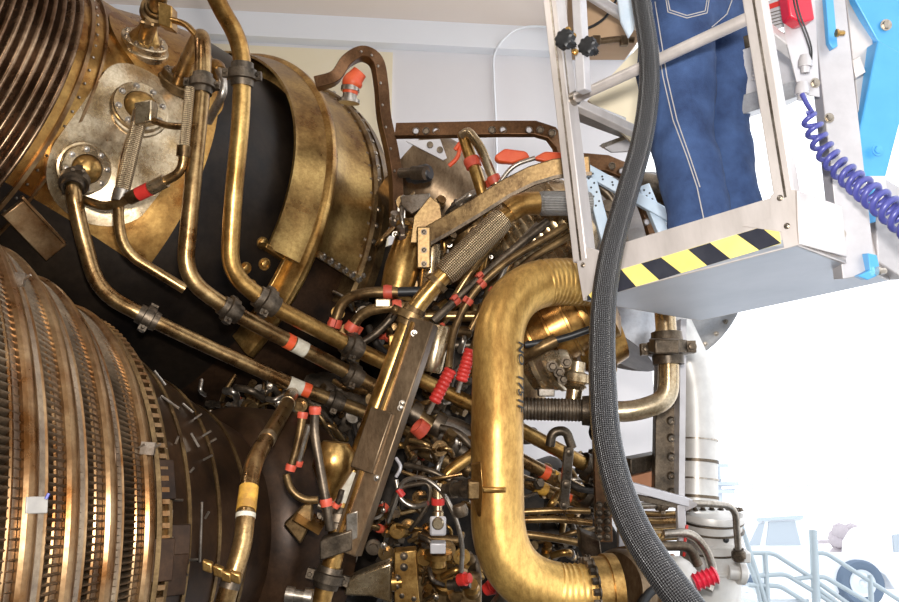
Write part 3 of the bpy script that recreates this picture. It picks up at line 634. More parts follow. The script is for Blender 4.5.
# ================================================================= CENTRE: POWERHEAD
def X(ax): return (W(449.5+ax[0], 301-ax[1], 3+ax[2])-W(449.5, 301, 3)).normalized()
ph = thing('powerhead', W(450, 600, 3.2), 'crowded engine powerhead of casings, tubes and red clamps between the long beam and golden duct', 'engine')
def drum(par, name, a, b, prof, m, seg=36, smooth=40):
    """lathe between two picture points; prof in fractions along and pixels of radius"""
    A = W(*a); B = W(*b); L = (B-A).length; d = (a[2]+b[2])/2; g = G()
    g.lathe(A, B-A, [(f*L, r*d/FP) for f, r in prof], seg); return obj(name, g, m, par, smooth=smooth)
def ringbolts(par, c, ax, R, n, r, m='steel'):
    u, v, k = frame(V(ax))
    for i in range(n):
        t = 2*PI*i/n; g = G(); g.bolt(V(c)+(u*math.cos(t)+v*math.sin(t))*R, k, r); obj('bolt', g, m, par)
# big casings that fill the depth, shade of the gaps in their dark colour
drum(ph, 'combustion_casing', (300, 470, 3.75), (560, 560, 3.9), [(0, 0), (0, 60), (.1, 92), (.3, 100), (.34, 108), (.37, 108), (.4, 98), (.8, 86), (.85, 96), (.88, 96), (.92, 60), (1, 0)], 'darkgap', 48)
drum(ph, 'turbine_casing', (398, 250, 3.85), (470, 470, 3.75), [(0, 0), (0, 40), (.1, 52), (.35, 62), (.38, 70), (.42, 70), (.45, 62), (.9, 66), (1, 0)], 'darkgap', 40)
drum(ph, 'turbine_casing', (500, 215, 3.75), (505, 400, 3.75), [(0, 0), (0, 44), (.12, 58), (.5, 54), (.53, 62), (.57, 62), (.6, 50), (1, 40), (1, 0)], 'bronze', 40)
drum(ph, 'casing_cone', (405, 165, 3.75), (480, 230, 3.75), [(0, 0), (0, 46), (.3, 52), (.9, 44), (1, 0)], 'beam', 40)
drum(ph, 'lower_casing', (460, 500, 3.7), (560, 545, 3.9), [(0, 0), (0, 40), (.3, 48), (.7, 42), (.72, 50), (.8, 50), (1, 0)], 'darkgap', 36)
drum(ph, 'preburner', (300, 395, 3.6), (380, 430, 3.6), [(0, 0), (0, 28), (.3, 34), (.8, 30), (1, 0)], 'dsteel', 32)
# rings of the silver cone behind the duct (concentric steps)
q = drum(ph, 'stepped_cone', (500, 262, 3.3), (585, 205, 3.25), [(0, 0), (0, 40)]+[p for k in range(9) for p in ((.1+k*.08, 48.6-k*.2), (.13+k*.08, 50-k*.2), (.165+k*.08, 50-k*.2), (.17+k*.08, 48.2-k*.2))]+[(.95, 34), (1, 0)], 'pad', 48, 30)
# orange-brown vertical casing, grey box, brackets left of the curved channel
o = drum(ph, 'vertical_casing', (414, 222, 3.15), (394, 300, 3.1), [(0, 0), (0, 12), (.05, 17), (.10, 17), (.12, 13), (.25, 15), (.6, 17.5), (.9, 16), (.95, 20), (1, 20), (1, 0)], 'brass', 32)
drum(ph, 'vertical_casing', (433, 245, 3.12), (427, 300, 3.1), [(0, 0), (0, 9), (.1, 9), (.1, 11), (.9, 11), (1, 9), (1, 0)], 'pad', 24)
g = G(); g.box(W(447, 198, 3.0), (X((1, -.5, .3)), X((.45, 1, .2)), X((0, .2, 1))), (.11, .09, .09)); obj('junction_box', g, 'dsteel', ph, bevel=.006)
drum(ph, 'connector', (408, 178, 3.05), (430, 172, 3.0), [(0, 0), (0, 5), (.2, 6), (.25, 8), (.5, 8), (.55, 7), (.6, 9), (.9, 9), (1, 7), (1, 0)], 'black', 20)
o = drum(ph, 'connector', (400, 173, 3.05), (426, 173, 2.98), [(0, 0), (0, 5), (.5, 5), (.5, 7), (1, 7), (1, 0)], 'dsteel', 20)
g = G(); g.prism([W(400, 196, 3.08), W(430, 193, 3.05), W(430, 203, 3.05), W(412, 214, 3.08), W(402, 206, 3.08)], FW*.03); obj('bracket', g, 'steel', ph, bevel=.003)
g = G(); g.prism([W(410, 243, 3.04), W(414, 216, 3.04), W(430, 196, 3.04), W(440, 204, 3.04), W(444, 230, 3.04), W(432, 243, 3.04)], FW*.08); obj('bracket', g, 'bronze', ph, bevel=.003)
g = G(); g.prism([W(398, 200, 3.2), W(405, 200, 3.2), W(405, 260, 3.2), W(396, 262, 3.2)], FW*.03); obj('bracket', g, 'steel', ph)
# silver cylinder and its neighbours seen between beam and duct
drum(ph, 'silver_cylinder', (441, 326, 2.9), (431, 372, 2.88), [(0, 0), (0, 10), (.05, 11), (.9, 11), (1, 9), (1, 0)], 'pad', 32)
drum(ph, 'silver_cylinder', (438, 428, 3.02), (480, 452, 3.02), [(0, 0), (0, 16), (.4, 19), (.8, 19), (1, 8), (1, 0)], 'steel', 32)
drum(ph, 'lower_tank', (440, 590, 3.2), (452, 640, 3.2), [(0, 0), (0, 24), (.3, 28), (1, 28), (1, 0)], 'brass', 32)
# S-shaped hoses with red clamps, left of the diagonal duct
tubepart(ph, [(334, 326, 2.95), (342, 300, 2.95), (366, 292, 2.93), (398, 292, 2.93)], 5.4, 'bronze', .09, 'hose', 14, ((335, 322), (389, 292)), 'clampred')
tubepart(ph, [(349, 332, 2.9), (362, 312, 2.9), (385, 307, 2.88), (412, 307, 2.9)], 5.6, 'bronze', .08, 'hose', 14, ((352, 327), (397, 307)), 'clampred')
tubepart(ph, [(398, 292, 2.95), (428, 291, 2.95)], 5, 'black', .05, 'hose', 12)
tubepart(ph, [(345, 350, 2.95), (372, 338, 2.95), (392, 318, 2.95), (400, 300, 2.98)], 4, 'dsteel', .06)
g = G(); g.box(W(397, 342, 2.85), (RT, UP, FW), (.06, .055, .05)); obj('valve_block', g, 'brass', ph, bevel=.006)
g = G(); g.box(W(383, 303, 2.86), (RT, UP, FW), (.055, .03, .02)); obj('bracket', g, 'pad', ph, bevel=.004)
# harnesses under the long pipes
for pts, r_, m, cl in (
 ([(315, 408, 2.32), (314, 430, 2.32), (319, 462, 2.30), (327, 506, 2.28), (330, 530, 2.28)], 4.6, 'dsteel', ((315, 411), (326, 503))),
 ([(303, 412, 2.36), (299, 440, 2.35), (290, 470, 2.34)], 4, 'bronze', ((302, 416), (290, 468))),
 ([(309, 425, 2.40), (303, 445, 2.40), (298, 465, 2.40)], 3.4, 'steel', ((298, 463),)),
 ([(286, 474, 2.35), (290, 490, 2.35), (303, 500, 2.35), (318, 500, 2.35)], 3.8, 'bronze', ()),
 ([(318, 505, 2.32), (330, 512, 2.32), (338, 503, 2.32), (342, 490, 2.32)], 3, 'dsteel', ((336, 505),)),
 ):
    tubepart(ph, pts, r_, m, .06, 'harness', 10, cl, 'clampred')
drum(ph, 'valve_body', (336, 442, 2.50), (329, 500, 2.48), [(0, 0), (0, 13), (.15, 20), (.45, 21), (.8, 11), (1, 6), (1, 0)], 'brass', 32)
g = G(); g.box(W(310, 520, 2.40), (X((1, -.6, 0)), X((.5, 1, .3)), FW), (.09, .10, .05)); obj('bracket', g, 'housing', ph, bevel=.01)
g = G(); g.prism([W(283, 524, 2.40), (W(312, 497, 2.40)), W(312, 522, 2.40), W(300, 545, 2.38)], FW*.03); obj('bracket', g, 'bronze', ph, bevel=.006)
drum(ph, 'connector', (286, 594, 2.20), (312, 598, 2.20), [(0, 0), (0, 8), (.3, 8), (.3, 6), (.7, 6), (.7, 9), (1, 9), (1, 0)], 'steel', 20)
# thin tubes sweeping down with orange clamps
for pts, r_, m, cl in (
 ([(566, 226, 2.95), (505, 262, 2.93), (472, 292, 2.92), (452, 332, 2.9), (449, 368, 2.85)], 4, 'bronze', ((481, 283), (466, 300))),
 ([(576, 232, 2.95), (525, 262, 2.93), (492, 300, 2.9), (478, 335, 2.88), (472, 352, 2.86)], 4, 'bronze', ((486, 309), (479, 330))),
 ([(548, 221, 2.98), (498, 262, 2.96), (462, 294, 2.93), (433, 321, 2.9)], 4.2, 'dsteel', ((480, 277), (455, 300))),
 ([(520, 245, 3.0), (508, 270, 3.0), (488, 296, 2.98), (470, 330, 2.96)], 3, 'tube', ((491, 290),)),
 ([(538, 224, 3.02), (512, 250, 3.0), (498, 285, 2.98)], 3, 'steel', ((509, 256),)),
 ([(512, 215, 3.02), (500, 238, 3.0), (470, 272, 2.98), (447, 310, 2.98)], 3.4, 'tube', ()),
 ([(463, 134, 3.12), (470, 156, 3.08), (478, 178, 3.06), (486, 206, 3.06)], 6.2, 'housing', ((475, 163),)),
 ([(462, 136, 3.1), (468, 131, 3.08), (480, 146, 3.06), (490, 170, 3.04), (497, 186, 3.04)], 5, 'pad', ((494, 180),)),
 ([(455, 150, 3.12), (462, 140, 3.12), (458, 158, 3.12), (449, 166, 3.12)], 2.2, 'orange', ()),
 ([(500, 182, 3.02), (513, 165, 3.0), (535, 158, 3.0)], 2.4, 'steel', ()),
 ([(488, 200, 3.04), (512, 178, 3.02), (540, 165, 3.02)], 2.2, 'steel', ()),
 ([(486, 206, 3.06), (489, 225, 3.06), (483, 260, 3.04), (478, 285, 3.02)], 5.0, 'housing', ())):
    tubepart(ph, pts, r_, m, .07, 'thin_tube', 10, cl, 'clampred')
# red sleeves
for a, b in (((434, 402, 2.78), (451, 369, 2.78)), ((461, 381, 2.8), (471, 349, 2.8))):
    A = W(*a); B = W(*b); L = (B-A).length; g = G(); pr = [(0, 0), (0, .018)]
    for k in range(8): pr += [(L*(k+.2)/8, .021), (L*(k+.5)/8, .024), (L*(k+.8)/8, .021)]
    g.lathe(A, B-A, pr+[(L, .017), (L, 0)], 20); obj('red_sleeve', g, 'red', ph, label='ribbed red rubber sleeve')
    g = G(); g.tube([A, A+(A-B)*.35], .009, 10); obj('sleeve_tail', g, 'steel', ph)
# red cloth covers under the strip
for q in (((494, 156), (505, 148), (527, 151), (531, 158), (512, 163), (497, 162)), ((533, 158), (545, 151), (563, 152), (566, 160), (548, 162))):
    g = G(); g.prism([W(x, y, 3.0+.02*(i % 2)) for i, (x, y) in enumerate(q)], FW*.05); obj('red_cover', g, 'orange', ph, bevel=.01, label='bright red cloth cover')
# pipe stubs behind the beam (right ends of the long runs) and fittings
for pts, r_, m in (([(405, 408, 3.0), (425, 420, 3.0), (452, 448, 3.0)], 9, 'bronze'), ([(408, 440, 2.95), (440, 458, 3.0), (470, 470, 3.0)], 8.5, 'bronze'),
   ([(428, 330, 3.05), (470, 332, 3.1)], 6, 'bronze'), ([(425, 316, 3.1), (478, 316, 3.1)], 5.5, 'tube'), ([(430, 345, 3.2), (476, 345, 3.2)], 5, 'dsteel')):
    tubepart(ph, pts, r_, m, .05, 'pipe_stub', 16)
for x, y in ((415, 414), (438, 425), (463, 452)):
    c = W(x, y, 2.98); g = G(); g.lathe(c-X((1, -.55, 0))*.02, X((1, -.55, 0)), [(0, .03), (0, .045), (.04, .045), (.04, .03)], 20); obj('fitting', g, 'dsteel', ph)
drum(ph, 'red_ring', (415, 424, 2.9), (430, 437, 2.92), [(.1, 7.5), (.1, 9), (.6, 9.5), (.6, 7.5)], 'clampred', 24)
g = G(); g.tube(path([(470, 440, 2.85), (476, 452, 2.8), (462, 462, 2.78), (445, 475, 2.76), (441, 492, 2.76)], .06), .021, 16); obj('branch_pipe', g, 'brass', ph, smooth=60)
g = G(); g.tube(path([(440, 428, 2.84), (458, 432, 2.82), (472, 447, 2.8)], .06), .014, 14); obj('branch_pipe', g, 'dsteel', ph, smooth=60)
# cables looping over the lower part
for pts, r_, m in (
 ([(388, 522, 2.6), (396, 500, 2.6), (402, 480, 2.6), (422, 476, 2.58), (442, 490, 2.56), (455, 515, 2.55), (463, 545, 2.55), (461, 572, 2.56)], 2.4, 'steel'),
 ([(392, 505, 2.62), (399, 487, 2.62), (430, 482, 2.6), (430, 500, 2.6), (420, 518, 2.6), (410, 530, 2.62)], 2.4, 'dsteel'),
 ([(396, 480, 2.62), (400, 500, 2.6), (414, 508, 2.6), (428, 503, 2.58)], 2.6, 'steel'),
 ([(398, 470, 2.66), (425, 480, 2.64), (440, 478, 2.62), (462, 474, 2.62)], 2.0, 'tube'),
 ([(405, 465, 2.7), (430, 470, 2.66), (450, 480, 2.66)], 3.0, 'dsteel'),
 ([(396, 477, 2.62), (402, 467, 2.62), (396, 458, 2.64)], 1.8, 'aluw')):
    tubepart(ph, pts, r_, m, .06, 'cable', 8)
g = G(); g.tube([W(398, 489, 2.6), W(403, 496, 2.6)], .011, 10); obj('red_sleeve', g, 'red', ph)
# vertical fitting with red band and white tags
t_ = drum(ph, 'fitting_stack', (438, 484, 2.62), (438, 520, 2.58), [(0, 0), (0, 5), (.1, 5), (.1, 6), (.4, 6), (.4, 4.5), (.75, 4.5), (.8, 6), (1, 6), (1, 0)], 'pad', 20)
p = W(438, 501, 2.6); g = G(); g.lathe(p-UP*.011, UP, [(0, .018), (0, .0215), (.022, .0215), (.022, .018)], 20); obj('red_band', g, 'red', t_, label='red band')
g = G(); g.box(W(438, 526, 2.54), (RT, UP, FW), (.052, .062, .014)); tg = obj('white_tag', g, 'aluw', ph, bevel=.008, label='white square tag with round boss')
g = G(); g.lathe(W(438, 523, 2.53), -FW, [(0, .019), (.01, .019), (.014, .015), (.014, 0)], 24); obj('boss', g, 'pad', tg)
g = G(); g.box(W(438, 547, 2.56), (RT, UP, FW), (.05, .034, .04)); obj('white_block', g, 'aluw', ph, bevel=.004)
drum(ph, 'boss', (438, 552, 2.6), (438, 566, 2.6), [(0, 0), (0, 14), (.4, 14), (.4, 8), (1, 8), (1, 0)], 'brass', 24)
# gearbox casting with bosses, plate bracket and cone arm
gb = obj('gearbox_casting', G().box(W(447, 585, 2.85), (RT, UP, FW), (.24, .16, .22)), 'bronze', ph, bevel=.02)
for (x, y, r_, h) in ((445, 585, 11, 10), (422, 570, 7, 8), (470, 560, 6, 9), (455, 602, 9, 7), (472, 592, 8, 10), (428, 596, 6, 10), (437, 572, 5, 12)):
    drum(ph, 'boss', (x, y, 2.74), (x+(h % 3-1)*5, y-h*.8, 2.74-h*.004), [(0, 0), (0, r_), (.5, r_), (.6, r_*.8), (1, r_*.75), (1, 0)], 'bronze' if h % 2 else 'housing', 20)
g = G(); g.prism([W(394, 552, 2.6), W(416, 550, 2.6), W(420, 610, 2.58), W(394, 610, 2.58)], FW*.05); pl = obj('mounting_plate', g, 'brass', ph, bevel=.004)
for x, y in ((404, 556), (404, 567), (402, 595), (414, 598), (397, 578), (397, 586)):
    g = G(); g.bolt(W(x, y, 2.59), -FW, .009); obj('bolt', g, 'dsteel', pl)
g = G(); A = [W(344, 582, 2.62), W(360, 574, 2.62), W(378, 567, 2.62), W(392, 562, 2.62), W(392, 604, 2.62), W(372, 597, 2.62), W(344, 596, 2.62)]; g.prism(A, FW*.06); obj('tapered_arm', g, 'pad', ph, bevel=.008)
drum(ph, 'boss', (392, 582, 2.6), (402, 582, 2.6), [(0, 0), (0, 9), (.5, 9), (.5, 6), (1, 6), (1, 0)], 'brass', 20)
drum(ph, 'red_cap', (459, 580, 2.62), (470, 578, 2.6), [(0, 0), (0, 6), (.6, 7), (.6, 5), (1, 5), (1, 0)], 'red', 18)
drum(ph, 'red_cap', (486, 590, 2.62), (497, 584, 2.6), [(0, 0), (0, 6), (.6, 8), (.6, 6), (1, 6), (1, 0)], 'red', 18)
drum(ph, 'side_pipe', (448, 585, 2.68), (470, 583, 2.66), [(0, 0), (0, 5), (.3, 5), (.3, 7), (.6, 7), (.6, 5), (1, 5), (1, 0)], 'dsteel', 18)
drum(ph, 'side_pipe', (495, 608, 2.6), (508, 590, 2.58), [(0, 0), (0, 7), (.6, 7), (.6, 8), (1, 8), (1, 0)], 'steel', 18)
drum(ph, 'side_pipe', (418, 537, 2.66), (462, 541, 2.68), [(0, 0), (0, 5), (1, 5), (1, 0)], 'bronze', 16)
# clamp assembly on the lug of the golden duct
cl = drum(ph, 'clamp_assembly', (444, 489, 2.42), (470, 489, 2.34), [(0, 0), (0, 5), (.3, 5), (.3, 9), (.45, 9), (.45, 7), (.7, 7), (.7, 9), (.85, 9), (.85, 5), (1, 5), (1, 0)], 'dsteel', 20)
drum(ph, 'oval_port', (459, 505, 2.5), (462, 516, 2.5), [(0, 0), (0, 7), (.6, 8), (1, 6), (1, 0)], 'dsteel', 20)
# smaller plumbing filling the gaps
def clutter(n, x0, x1, y0, y1, d0, d1, mats, seed, slope=None, avoid=None):
    R = random.Random(seed)
    for i in range(n):
        x = R.uniform(x0, x1); y = R.uniform(y0, y1)
        if avoid and avoid(x, y): continue
        d = R.uniform(d0, d1); k = R.random(); m = R.choice(mats); an = math.radians(slope+R.uniform(-30, 30) if slope is not None and R.random() < .6 else R.uniform(-90, 90)); L = R.uniform(10, 34)
        dx, dy = math.cos(an)*L, -math.sin(an)*L
        if k < .42:
            b = R.uniform(-8, 8); tubepart(ph, [(x-dx*.6, y-dy*.6, d), (x+b, y-b, d-.04), (x+dx*.6, y+dy*.6, d+.03)], R.uniform(1.4, 3.8), m, .06, 'small_tube', 8, ((x+dx*.3, y+dy*.3),) if R.random() < .22 else (), 'clampred' if R.random() < .6 else 'dsteel')
        elif k < .72:
            r_ = R.uniform(3.5, 7.5); drum(ph, 'fitting', (x, y, d), (x+dx*.45, y+dy*.45, d-.03), [(0, 0), (0, r_*.7), (.2, r_*.7), (.2, r_), (.5, r_), (.5, r_*.6), (.75, r_*.6), (.75, r_*.85), (1, r_*.85), (1, 0)], m, 12 if R.random() < .5 else 6)
        elif k < .88:
            g = G(); s_ = R.uniform(.02, .055); g.box(W(x, y, d), (X((1, R.uniform(-.8, .8), R.uniform(-.2, .2))), UP, FW), (s_*1.5, s_, s_*.7)); o = obj('bracket', g, m, ph, bevel=.003)
            g = G(); g.bolt(W(x, y, d)-FW*s_*.36, -FW, s_*.16); obj('bolt', g, 'steel', o)
        else:
            g = G(); c = W(x, y, d); a = X((R.uniform(-.6, .6), R.uniform(-.6, .6), -.5)); g.lathe(c, a, [(0, 0), (0, .028), (.008, .028), (.008, .016), (.03, .016), (.03, 0)], 16); obj('cap', g, m, ph)
MT = ['bronze', 'bronze', 'dsteel', 'tube', 'brass', 'steel', 'darkgap', 'dsteel', 'tube']
clutter(46, 398, 474, 395, 480, 3.0, 3.35, MT, 11, -30)
clutter(46, 352, 480, 500, 600, 2.8, 3.2, MT, 12)
clutter(34, 300, 400, 395, 470, 3.05, 3.35, MT, 13, -30, lambda x, y: x > 385 and y > 430)
clutter(30, 420, 480, 290, 400, 3.05, 3.3, MT, 14, 60)
clutter(26, 430, 520, 190, 300, 3.1, 3.35, MT, 15, 40)
clutter(26, 385, 450, 225, 320, 3.15, 3.35, MT, 16, 70)
clutter(10, 392, 412, 190, 260, 3.1, 3.2, ['steel', 'bronze', 'tube'], 36, 80)
clutter(22, 330, 400, 300, 400, 3.05, 3.3, MT, 17, -30)
clutter(20, 278, 345, 430, 520, 3.0, 3.2, ['bronze', 'dsteel', 'darkgap'], 18)
clutter(44, 524, 590, 480, 560, 3.1, 3.5, MT, 19, 0)
clutter(22, 524, 600, 410, 480, 3.45, 3.6, ['bronze', 'dsteel', 'darkgap'], 20, -30, lambda x, y: abs(x-560) < 22 and y < 450)
clutter(20, 190, 290, 385, 412, 2.95, 3.2, ['bronze', 'dsteel', 'tube', 'steel'], 21, -5)
clutter(26, 372, 430, 495, 560, 2.75, 2.95, ['bronze', 'steel', 'tube', 'dsteel', 'brass'], 31)
clutter(16, 420, 474, 545, 600, 2.6, 2.75, ['bronze', 'tube', 'dsteel', 'housing'], 32)
clutter(16, 400, 470, 440, 480, 2.75, 2.95, ['bronze', 'steel', 'tube', 'dsteel'], 33, -30)
clutter(14, 240, 285, 388, 410, 3.15, 3.3, ['bronze', 'steel', 'tube', 'brass'], 34, 80)
# dark backing bars added behind everything, gap shade put into their colour
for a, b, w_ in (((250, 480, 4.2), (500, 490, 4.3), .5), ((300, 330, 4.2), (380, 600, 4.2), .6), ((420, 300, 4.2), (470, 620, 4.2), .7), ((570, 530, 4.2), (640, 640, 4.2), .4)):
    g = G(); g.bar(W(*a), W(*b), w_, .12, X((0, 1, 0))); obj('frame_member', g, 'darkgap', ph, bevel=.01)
# pipe in front of the dark heat shield
pipe_thing('pipe', [(292, 394, 2.98), (287, 405, 2.7), (270, 434, 2.38), (252, 464, 2.2), (246, 510, 2.1), (243, 545, 2.06), (232, 578, 2.02), (214, 640, 2.0)], 8.6, 'tube', 'rust-brown pipe with yellow band curving down over the dark heat shield', R=.12,
 bands=((286, 402, .03, 'pad', 'pale collar'), (267, 439, .03, 'pad', 'pale collar'), (247, 499, .07, 'yellow', 'worn yellow band'), (245, 516, .012, 'white', None), (231, 582, .03, 'dsteel', None)))
t = thing('clamp_strap', W(205, 560, 2.05), 'jointed bronze strap reaching from the jacket to the rust-brown pipe', 'clamp')
for x, y in ((208, 566), (219, 571), (227, 576), (236, 577)):
    g = G(); g.box(W(x, y, 2.0), (X((1, -.35, 0)), UP, FW), (.026, .026, .02)); obj('link', g, 'brass', t, bevel=.004)
# ================================================================= RIGHT OF THE DUCT
t = thing('turbopump', W(560, 390, 3.0), 'ringed brass pump casings behind the golden duct, under its upper bend', 'pump')
drum(t, 'pump_casing', (520, 345, 3.05), (612, 300, 3.0), [(0, 0), (0, 34), (.12, 36), (.125, 38), (.15, 38), (.155, 36), (.3, 37), (.305, 39), (.33, 39), (.335, 37), (.5, 36), (.505, 38), (.53, 38), (.535, 35), (.65, 33), (.66, 40), (.72, 40), (.73, 32), (.85, 30), (.86, 36), (.92, 36), (1, 20), (1, 0)], 'housing', 48)
drum(t, 'volute', (530, 372, 3.02), (572, 354, 2.96), [(0, 0), (0, 20), (.2, 25), (.22, 27), (.3, 27), (.32, 26), (.5, 29), (.52, 31), (.6, 31), (.62, 28), (.85, 22), (1, 14), (1, 0)], 'pad', 40)
drum(t, 'pump_casing', (575, 350, 3.1), (620, 335, 3.1), [(0, 0), (0, 22), (.2, 28), (.5, 30), (.55, 34), (.65, 34), (.7, 28), (1, 24), (1, 0)], 'housing', 40)
g = G(); g.tube(path([(512, 362, 2.85), (540, 348, 2.8), (556, 340, 2.8)], .02), .024, 14); obj('arm', g, 'bronze', t)
for x, y in ((552, 366), (559, 372), (563, 379), (566, 362), (523, 358)):
    g = G(); g.bolt(W(x, y, 2.86), -FW, .014, .025); obj('bolt', g, 'dsteel', t)
g = G(); g.tube(path([(525, 345, 2.8), (560, 340, 2.8), (596, 327, 2.78)], .08), .013, 12); obj('cable', g, 'black', t, smooth=60)
drum(t, 'drain_valve', (578, 362, 2.88), (573, 402, 2.86), [(0, 0), (0, 8), (.25, 8), (.3, 14), (.5, 15), (.55, 10), (.62, 12), (.7, 8), (1, 8), (1, 0)], 'pad', 28)
g = G(); g.box(W(546, 392, 2.92), (RT, UP, FW), (.06, .03, .04)); obj('bracket', g, 'steel', t, bevel=.004)
pipe_thing('flex_pipe', [(516, 409, 2.82), (600, 411, 2.8), (634, 412, 2.78), (668, 400, 2.78), (669, 370, 2.8), (664, 300, 2.85)], 10.4, 'pad', 'horizontal bronze pipe with a dark ribbed section, turning up under the basket', R=.13,
 coup=((598, 411, 1.15, 'dsteel'), (666, 345, 1.2, 'dsteel')))
t2, P2_, r2_ = None, None, None
g = G(); a, b = W(520, 408.5, 2.81), W(590, 410.5, 2.8); n = 96; g.tube([a.lerp(b, k/n) for k in range(n+1)], .039, 24, rf=lambda L: 1+.05*math.sin(L*2*PI/.012)); fx = obj('ribbed_section', g, 'dsteel', bpy.data.objects['flex_pipe'], smooth=70)
g = G(); g.box(W(664, 346, 2.72), (RT, UP, FW), (.085, .05, .08)); obj('clamp_block', g, 'dsteel', bpy.data.objects['flex_pipe'], bevel=.006)
g = G(); g.tube(path([(550, 446, 3.0), (552, 432, 3.0), (566, 430, 3.0), (572, 448, 3.0)], .05), .018, 14); tag(obj('elbow_tube', g, 'dsteel', smooth=60), 'small dark hooked tube above the three pipe ends', 'pipe')
t = thing('clamp_bracket', W(565, 512, 3.0), 'upright steel clamp bracket holding the three pipe ends right of the duct', 'bracket')
g = G(); g.bar(W(569, 448, 2.98), W(563, 510, 3.02), .035, .03, RT); obj('upright', g, 'steel', t, bevel=.003)
for x, y in ((569, 452), (566, 484), (564, 505)):
    g = G(); g.bolt(W(x, y, 2.96), -FW, .012); obj('bolt', g, 'dsteel', t)
for pts, rr in (([(520, 512, 3.0), (560, 510, 3.0), (590, 511, 3.0)], 3.2), ([(522, 520, 2.95), (560, 519, 2.95), (592, 523, 2.95)], 3.4), ([(524, 534, 2.95), (555, 538, 2.95), (590, 545, 2.95)], 4)):
    tubepart(ph, pts, rr, 'tube', .05, 'cross_tube', 12)
# perforated column, shelf frame and uprights
t = thing('perforated_column', W(668, 508, 3.0), 'dark upright strip with round holes and a white edge, below the basket', 'column')
g = G(); g.bar(W(667, 330, 3.12), W(664, 502, 3.0), .085, .05, RT); o = obj('web', g, 'dsteel', t, bevel=.003)
g = G(); g.bar(W(681, 320, 3.05), W(679, 502, 2.95), .022, .07, RT); obj('edge', g, 'aluw', t)
for y in (366, 387, 404, 421, 438, 457, 476, 492):
    c = W(670.5-(y-366)*.02, y, 2.985+.0*(y)); g = G(); g.lathe(W(671, y, 3.06-(y-366)*.0006), -FW, [(-.02, .017), (.0, .017), (.012, .012), (.012, .009), (-.0, .007), (-.0, 0)], 20); obj('hole_rim', g, 'steel', o)
t = thing('support_frame', W(640, 512, 2.9), 'white and brown metal shelf frame around the black hose, lower right', 'frame')
g = G(); g.bar(W(608, 480, 2.8), W(688, 502, 2.9), .03, .05, UP); obj('rail', g, 'aluw', t, bevel=.003)
g = G(); g.bar(W(612, 492, 2.82), W(690, 508, 2.92), .02, .03, UP); obj('rail', g, 'dsteel', t, bevel=.002)
g = G(); g.bar(W(620, 450, 2.9), W(622, 548, 2.85), .03, .03, RT); obj('upright', g, 'aluw', t, bevel=.003)
g = G(); g.bar(W(626, 466, 3.0), W(656, 460, 3.1), .06, .05, UP); obj('brown_beam', g, 'dsteel', t, bevel=.003)
g = G(); g.box(W(640, 480, 3.12), (RT, UP, FW), (.12, .08, .02)); obj('terracotta_plate', g, 'clay', t)
g = G(); g.bar(W(680, 504, 2.9), W(682, 545, 2.9), .03, .03, RT); obj('upright', g, 'aluw', t, bevel=.003)
g = G(); g.prism([W(684, 500, 2.88), W(697, 506, 2.86), W(686, 511, 2.88)], UP*.01); obj('bracket', g, 'aluw', t)
t = thing('perforated_bracket', W(600, 545, 2.7), 'brown upright bracket with bolts at the left edge of the black hose', 'bracket')
g = G(); g.bar(W(600, 430, 2.78), W(604, 542, 2.7), .055, .03, RT); o = obj('web', g, 'strap', t, bevel=.003)
for y in (505, 513, 521, 529, 537): 
    for x in (599, 607):
        g = G(); g.bolt(W(x, y, 2.68), -FW, .009); obj('bolt', g, 'dsteel', o)
g = G(); g.prism([W(580, 532, 2.66), W(600, 540, 2.6), W(604, 566, 2.58), W(592, 570, 2.62), (W(582, 556, 2.66))], FW*.08); obj('foot_block', g, 'dsteel', t, bevel=.006)
# canister and its tubing
t = thing('canister', W(708, 612, 3.15), 'grey-white cylindrical canister with bolted top, lower right', 'tank')
drum(t, 'can_body', (712, 512, 3.2), (708, 640, 3.2), [(0, 0), (0, 30), (.03, 31), (.05, 31), (.06, 29), (.2, 29), (.205, 30.5), (.22, 30.5), (.225, 29.5), (.4, 30), (.405, 31.5), (.42, 31.5), (.43, 30), (1, 31), (1, 0)], 'canister', 48)
c = W(712, 511, 3.2); 
for k in range(20):
    a = 2*PI*k/20; g = G(); g.bolt(c+RT*math.cos(a)*.108+V((0, 1, 0))*math.sin(a)*.108, UP, .009); obj('bolt', g, 'dsteel', t)
for y in (520, 529, 548):
    p = W(711.5, y, 3.2); g = G(); g.lathe(p-UP*.003, UP, [(0, .115), (0, .1255), (.006, .1255), (.006, .115)], 48); obj('dark_band', g, 'dsteel', t)
for y, r_, x1 in ((513, 2.4, 684), (520, 3.2, 680), (529, 2.6, 682), (537, 3.4, 676)):
    tubepart(t, [(634, y-1, 3.0), (655, y+1, 3.0), (x1, y, 3.02)], r_, 'tube', .03, 'side_tube', 10)
g = G(); g.box(W(655, 524, 3.12), (RT, UP, FW), (.20, .10, .02)); obj('backing_plate', g, 'beam', t, bevel=.003)
g = G(); g.box(W(662, 572, 3.05), (RT, UP, FW), (.10, .13, .04)); obj('brown_block', g, 'clay', t, bevel=.004)
g = G(); g.bolt(W(726, 540, 3.08), -FW, .008); obj('bolt', g, 'black', t)
drum(t, 'side_port', (728, 572, 3.08), (748, 574, 3.08), [(0, 0), (0, 7), (.5, 7), (.5, 11), (.8, 11), (1, 4), (1, 0)], 'canister', 24)
g = G(); g.box(W(741, 556, 3.05), (RT, UP, FW), (.06, .04, .05)); obj('terminal', g, 'canister', t, bevel=.005)
